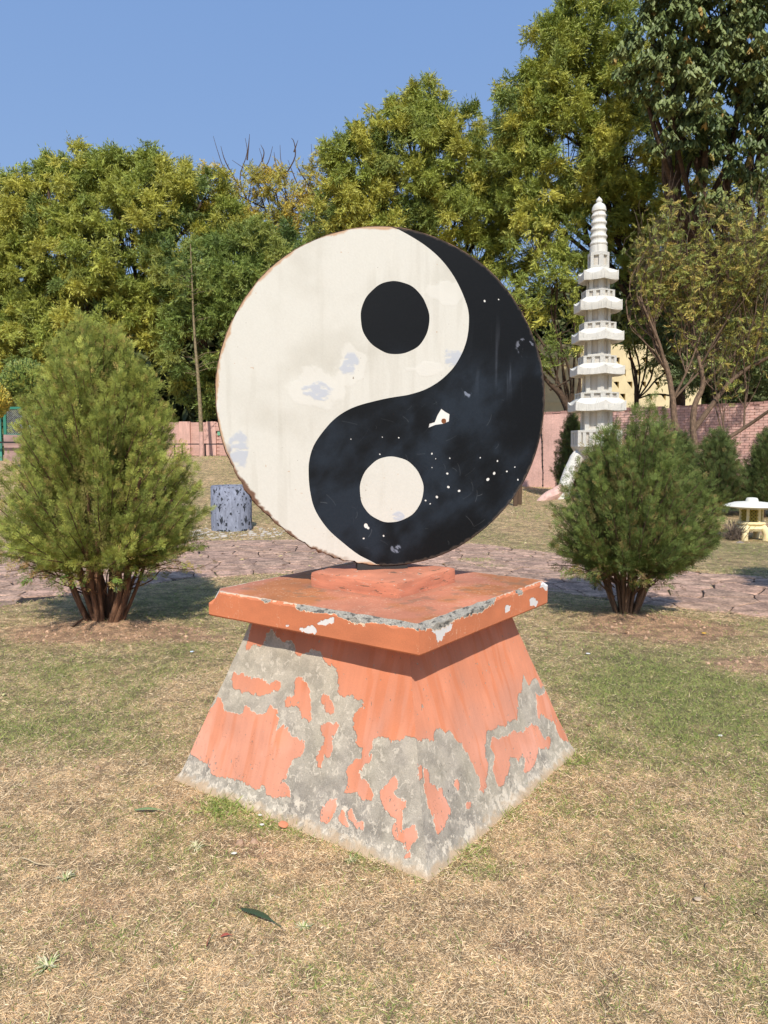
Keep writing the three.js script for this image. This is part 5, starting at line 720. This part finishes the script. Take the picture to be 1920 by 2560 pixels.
// ---------- grass ----------
{
  const r = rng(601), a = new Copies(), b = new Copies();
  const bladeGeo = (curl) => { const t = []; const P = (u) => [0, u * (1 - 0.25 * curl * u), curl * u * u * 0.6], W = (u) => 0.5 * (1 - u * u); const N = 3; for (let i = 0; i < N; i++) { const u0 = i / N, u1 = (i + 1) / N, p = P(u0), q = P(u1), w0 = W(u0), w1 = W(u1); t.push(-w0, p[1], p[2], w0, p[1], p[2], w1, q[1], q[2]); if (w1 > 0.01) t.push(-w0, p[1], p[2], w1, q[1], q[2], -w1, q[1], q[2]); } return tris(t); };
  const put = (x, z, green, scale) => {
    const y = landHeight(x, z) - 0.004, f = r() * 6.283, flat = green ? 0.25 + 0.9 * r() : 0.02 + 0.4 * r() * r(), d = V(Math.cos(f), flat, Math.sin(f)).normalize(), L = (green ? 0.014 + r() * 0.02 : 0.011 + r() * r() * 0.028) * scale, w = (green ? 0.0021 : 0.0019) * (0.7 + r() * 0.8) * scale, v = 0.72 + r() * 0.5;
    const hue = r(), c = green ? (hue < 0.5 ? [0.26 * v, 0.34 * v, 0.085 * v] : [0.44 * v, 0.46 * v, 0.15 * v]) : hue < 0.66 ? [0.88 * v, 0.68 * v, 0.42 * v] : hue < 0.96 ? [0.72 * v, 0.52 * v, 0.31 * v] : [1.0 * v, 0.84 * v, 0.56 * v];
    (r() < 0.5 ? a : b).add(V(x, y + (green ? 0 : r() * 0.008), z), d, r() * 6.3, w, L, L, c);
  };
  const field = (n, x0, x1, z0, z1, sc, edge) => { for (let i = 0; i < n; i++) { const z = mix(z0, z1, r()), k = (-z + 0.4) / 1.9, x = edge ? (r() * 2 - 1) * k * 1.12 : mix(x0, x1, r()); if (onPath(x, z, -0.05) && r() < 0.985) continue; if (inPedestal(x, z, -0.01)) continue; const g = greenAt(x, z), s = soilAt(x, z); if (r() < s * 0.72) continue; put(x, z, r() < g * 0.85 + 0.05, sc); } };
  field(110000, 0, 0, -1.75, -3.0, 1, true); field(140000, 0, 0, -3.0, -5.2, 1.15, true); field(110000, 0, 0, -5.2, -9.4, 1.35, true);
  field(45000, -7, 7, -8.4, -16, 1.9, false); field(30000, -12, 8, -14, -30, 3.2, false);
  const tuft = (x, z, n, rad, green, sc) => { for (let i = 0; i < n; i++) { const q = Math.sqrt(r()) * rad, f = r() * 6.3; put(x + Math.cos(f) * q, z + Math.sin(f) * q * 0.7, r() < green, sc); } };
  const side = (k, u, out) => { const fr = sideFrame(k), p = fr.n.clone().multiplyScalar(BASE + out).addScaledVector(fr.r, u).applyAxisAngle(V(0, 1, 0), PYAW + Math.PI / 4).add(PED); return p; };
  for (let i = 0; i < 90; i++) { const k = r() < 0.55 ? 3 : 0, p = side(k, (r() * 2 - 1) * 0.68, 0.015 + r() * 0.02); tuft(p.x, p.z, 8 + r() * 22, 0.05, 0.5, 1.25); }
  let p = side(3, -0.28, 0.05); tuft(p.x, p.z, 520, 0.13, 0.95, 1.9); p = side(3, -0.05, 0.04); tuft(p.x, p.z, 160, 0.09, 0.8, 1.5); p = side(0, -0.45, 0.03); tuft(p.x, p.z, 160, 0.09, 0.7, 1.5); p = side(0, -0.1, 0.03); tuft(p.x, p.z, 120, 0.07, 0.8, 1.4); p = side(0, 0.62, 0.05); tuft(p.x, p.z, 200, 0.1, 0.8, 1.6);
  for (let x = -6; x < 6; x += 0.04) for (const fn of [pathNear, pathFar]) { const z = fn(x) + (r() - 0.5) * 0.16; tuft(x, z, 6, 0.06, greenAt(x, z) + 0.15, 1.5); }
  for (let i = 0; i < 40; i++) { const x = -4 + r() * 8, z = mix(pathNear(x), pathFar(x), r()); if (r() < 0.5) tuft(x, z, 30, 0.1, 0.6, 1.3); }
  tuft(1.25, -10.1, 500, 0.25, 0.75, 1.6); tuft(1.4, -9.6, 240, 0.2, 0.75, 1.5);
  const gm = new THREE.MeshPhysicalMaterial({ color: 0xffffff, roughness: 0.8, transmission: 0.15, thickness: 0, specularIntensity: 0.3, side: THREE.DoubleSide });
  const lab = { kind: 'stuff', label: 'dry mown grass with green patches covering the ground round the pedestal', category: 'grass' };
  a.build('grass', bladeGeo(0.5), gm, scene).userData = lab; const g2 = b.build('grass_001', bladeGeo(-0.9), gm, scene); g2.userData = { ...lab, label: 'short curled straw lying among the mown grass' };
  // clods of red soil round the bushes, and leaf litter
  const cl = new Copies(), rk = rockGeo(4, 1, 0.8, 1), n0 = V(0, 1, 0);
  for (let i = 0; i < 26000; i++) { const x = -6 + r() * 12, z = -2.5 - r() * 6.5; const s = soilAt(x, z); if (r() > s * 0.6 || onPath(x, z) || inPedestal(x, z)) continue; const q = 0.0025 + r() ** 6 * 0.016, v = 0.7 + r() * 0.5; cl.add(V(x, landHeight(x, z), z), n0, r() * 6.3, q, q, q, [0.56 * v, 0.36 * v, 0.23 * v]); }
  cl.build('soil_clods', new THREE.IcosahedronGeometry(1, 0), std([1, 1, 1], 1), scene).userData = { kind: 'stuff', label: 'crumbled reddish soil round the bushes', category: 'soil' };
  const lf = new Copies(), lg = tris([-0.3, 0, 0, 0.3, 0.1, 0.5, 0, 0.02, 1, -0.3, 0, 0, 0, 0.02, 1, -0.5, 0.12, 0.5]);
  for (let i = 0; i < 900; i++) { const far = r() < 0.7, x = far ? -8 + r() * 15 : -4 + r() * 8, z = far ? -9 - r() * 13 : -3 - r() * 5; if (inPedestal(x, z, 0.02)) continue; const q = (0.02 + r() * 0.03) * (far ? 1.5 : 0.8), c = r() < 0.6 ? [0.55, 0.42, 0.2] : r() < 0.5 ? [0.28, 0.16, 0.07] : [0.62, 0.55, 0.25]; lf.add(V(x, landHeight(x, z) + 0.008, z), V(gauss(r) * 0.3, 1, gauss(r) * 0.3).normalize(), r() * 6.3, q, q, q, c); }
  lf.build('fallen_leaves', lg, std([1, 1, 1], 0.9), scene).userData = { kind: 'stuff', label: 'dry fallen leaves scattered over the lawn and path', category: 'leaves' };
}
{ // single small things on the lawn
  const G = (px, py) => { const p = at(px, py, EYE * F / (py - 1116)); const d = V(p.x, 0, p.z); const c = Math.cos(PITCH), s = Math.sin(PITCH), dy = -(py - PH / 2) / F, dx = (px - PW / 2) / F, wy = dy * c - s, wz = -dy * s - c, t = -EYE / wy; return V(dx * t, landHeight(dx * t, wz * t), wz * t); };
  const blade = (L, W, arch, n = 8) => { const pos = [], idx = []; for (let i = 0; i <= n; i++) { const u = i / n, w = W * Math.min(1, Math.sin(Math.min(1, u * 1.15 + 0.1) * Math.PI * 0.97) * 1.25); pos.push(u * L, arch * Math.sin(u * Math.PI), -w, u * L, arch * Math.sin(u * Math.PI) + W * 0.25, 0, u * L, arch * Math.sin(u * Math.PI), w); } for (let i = 0; i < n; i++) for (const k of [0, 1]) { const a = i * 3 + k; idx.push(a, a + 1, a + 3, a + 1, a + 4, a + 3); } const g = new THREE.BufferGeometry(); g.setAttribute('position', new THREE.Float32BufferAttribute(pos, 3)); g.setIndex(idx); g.computeVertexNormals(); return g; };
  const lay = (name, geo, mat, label, cat, a, b, lift = 0.012) => { const A = G(...a), B = G(...b), m = solo(name, geo, mat, label, cat, V(A.x, A.y + lift, A.z)); m.rotation.y = Math.atan2(-(B.z - A.z), B.x - A.x); return A.distanceTo(B); };
  const len = (a, b) => G(...a).distanceTo(G(...b));
  lay('fallen_leaf', blade(len([604, 2283], [704, 2330]), 0.012, 0.012), std([0.045, 0.075, 0.03], 0.55), 'long dark green leaf lying on the dry grass in the foreground', 'leaf', [604, 2283], [704, 2330], 0.016);
  lay('fallen_leaf', blade(len([336, 2033], [414, 2036]), 0.010, 0.01), std([0.22, 0.30, 0.12], 0.7), 'narrow pale green leaf on the grass left of the pedestal', 'leaf', [336, 2033], [414, 2036], 0.014);
  lay('fallen_leaf', rockGeo(7, 0.02, 0.005, 0.015), std([0.75, 0.45, 0.06], 0.8), 'small bright yellow leaf right of the round green bush', 'leaf', [1760, 1588], [1770, 1588], 0.02);
  lay('fallen_leaf', blade(0.035, 0.007, 0.006), std([0.42, 0.10, 0.06], 0.8), 'small curled red leaf below the long dark green leaf', 'leaf', [552, 2350], [575, 2348]);
  const twig = (a, b, w, label, col, bend = 0.03) => { const L = len(a, b), r = rng(Math.round(a[0])); lay('twig', limb([V(0, 0, 0), V(L * 0.3, 0.012, bend * 0.6), V(L * 0.65, 0.012, bend), V(L, 0, 0)], w, w * 0.5, 6), std(col, 0.9), label, 'twig', a, b, 0.008); };
  twig([55, 2152], [140, 2170], 0.0028, 'pale bent dry stalk on the grass at the left edge', [0.6, 0.47, 0.28]);
  twig([516, 2372], [530, 2338], 0.0022, 'short red-brown twig beside the red leaf in the foreground', [0.25, 0.09, 0.05], 0.004);
  twig([1768, 2212], [1785, 2242], 0.003, 'crooked brown twig in the right foreground', [0.4, 0.26, 0.15], 0.012);
  twig([1390, 1584], [1510, 1588], 0.003, 'long straight pale straw below the round right bush', [0.62, 0.5, 0.28], 0.01);
  twig([182, 1578], [232, 1548], 0.010, 'thick brown stick leaning at the foot of the left bush', [0.2, 0.11, 0.06], 0.0);
  twig([1888, 2290], [1920, 2315], 0.0025, 'dark dry twig at the right picture edge', [0.15, 0.09, 0.05], 0.01);
  const chip = (px, py, s, col, name, label, cat, seed) => { const p = G(px, py); solo(name, rockGeo(seed, s, s * 0.3, s * 0.75), std(col, 0.85), label, cat, V(p.x, p.y + 0.012, p.z)); };
  chip(585, 2140, 0.011, [0.75, 0.72, 0.62], 'paint_chip', 'white paint chip on the dry grass left of the front pedestal corner', 'paint chip', 3);
  chip(1470, 1640, 0.017, [0.75, 0.72, 0.66], 'paint_chip', 'white chip lying on the green grass right of the slab', 'paint chip', 5);
  chip(655, 2068, 0.010, [0.72, 0.70, 0.6], 'paint_chip', 'small white chip next to the fallen orange flake', 'paint chip', 6);
  chip(650, 2044, 0.009, [0.72, 0.70, 0.6], 'paint_chip', 'small white chip in the green tuft at the left pedestal foot', 'paint chip', 8);
  chip(1800, 1842, 0.014, [0.6, 0.57, 0.48], 'paint_chip', 'pale chip in the grass far right of the pedestal', 'paint chip', 9);
  chip(1745, 2256, 0.014, [0.55, 0.42, 0.28], 'seed_pod', 'tan dry seed pod in the right foreground', 'seed pod', 12);
  chip(480, 1630, 0.016, [0.62, 0.70, 0.80], 'paper_scrap', 'small bluish white paper scrap on the soil left of the slab', 'litter', 11);
  { const p = G(708, 2072), m = solo('paint_flake', rockGeo(14, 0.024, 0.006, 0.018), std([0.68, 0.26, 0.14], 0.85), 'fallen orange paint flake at the left foot of the pedestal', 'paint flake', V(p.x, p.y + 0.02, p.z)); m.rotation.set(0.5, 0.4, -0.5); }
  const tuftAt = (px, py, n, L, label, seed, cols) => { const p = G(px, py), r = rng(seed), t = []; for (let i = 0; i < n; i++) { const f = r() * 6.3, d = V(Math.cos(f), 0.35 + r() * 0.8, Math.sin(f)).normalize(), l = L * (0.5 + r() * 0.7), w = V(-d.z, 0, d.x).normalize().multiplyScalar(0.0022), o = V(gauss(r) * 0.012, -0.003, gauss(r) * 0.012), m = o.clone().addScaledVector(d, l * 0.55), e = o.clone().addScaledVector(d, l).add(V(0, -l * 0.25, 0)), g = tris([...o.clone().add(w).toArray(), ...o.clone().sub(w).toArray(), ...m.clone().add(w).toArray(), ...m.clone().add(w).toArray(), ...o.clone().sub(w).toArray(), ...m.clone().sub(w).toArray(), ...m.clone().add(w).toArray(), ...m.clone().sub(w).toArray(), ...e.toArray()]), c = cols[Math.floor(r() * cols.length)], v = 0.8 + r() * 0.4; g.setAttribute('color', new THREE.Float32BufferAttribute(Array.from({ length: 27 }, (_, q) => c[q % 3] * v), 3)); t.push(g); } solo('grass_tuft', mergeGeometries(t), new THREE.MeshStandardMaterial({ vertexColors: true, roughness: 0.85, side: THREE.DoubleSide }), label, 'grass tuft', p, null); };
  const pale = [[0.6, 0.55, 0.3], [0.7, 0.62, 0.38], [0.3, 0.36, 0.12]], gr = [[0.16, 0.22, 0.06], [0.22, 0.27, 0.08], [0.4, 0.38, 0.16]];
  tuftAt(122, 2420, 70, 0.05, 'pale dry grass tuft in the lower left foreground', 71, pale);
  tuftAt(165, 2200, 55, 0.045, 'straw-coloured grass tuft at the end of the bent stalk', 72, pale);
  tuftAt(880, 2152, 60, 0.035, 'yellow-green tuft against the left pedestal face near the front corner', 73, [...pale, ...gr]);
  tuftAt(760, 2320, 40, 0.035, 'sparse pale tuft right of the long dark green leaf', 74, pale);
  tuftAt(490, 2120, 50, 0.045, 'flattened straw tuft left of the white paint chip', 75, pale);
  // dead brush beside the lantern
  const p = ground(1838, 12.3), r = rng(91), w = []; p.copy(at(1838, 1345, 12.4)); for (let i = 0; i < 150; i++) { const f = r() * 6.3, a = V(gauss(r) * 0.12, 0, gauss(r) * 0.1), b = a.clone().add(V(Math.cos(f) * 0.2, 0.05 + r() * 0.28, Math.sin(f) * 0.2)); w.push(limb(branchy(a, b, r, 0.05, 2), 0.007, 0.003, 3, false)); }
  solo('dead_brush', mergeGeometries(w), std([0.20, 0.15, 0.11], 0.95), 'heap of dead grey-brown twigs left of the stone lantern', 'brushwood', V(p.x, p.y - 0.02, p.z));
}
renderer.render(scene, camera);
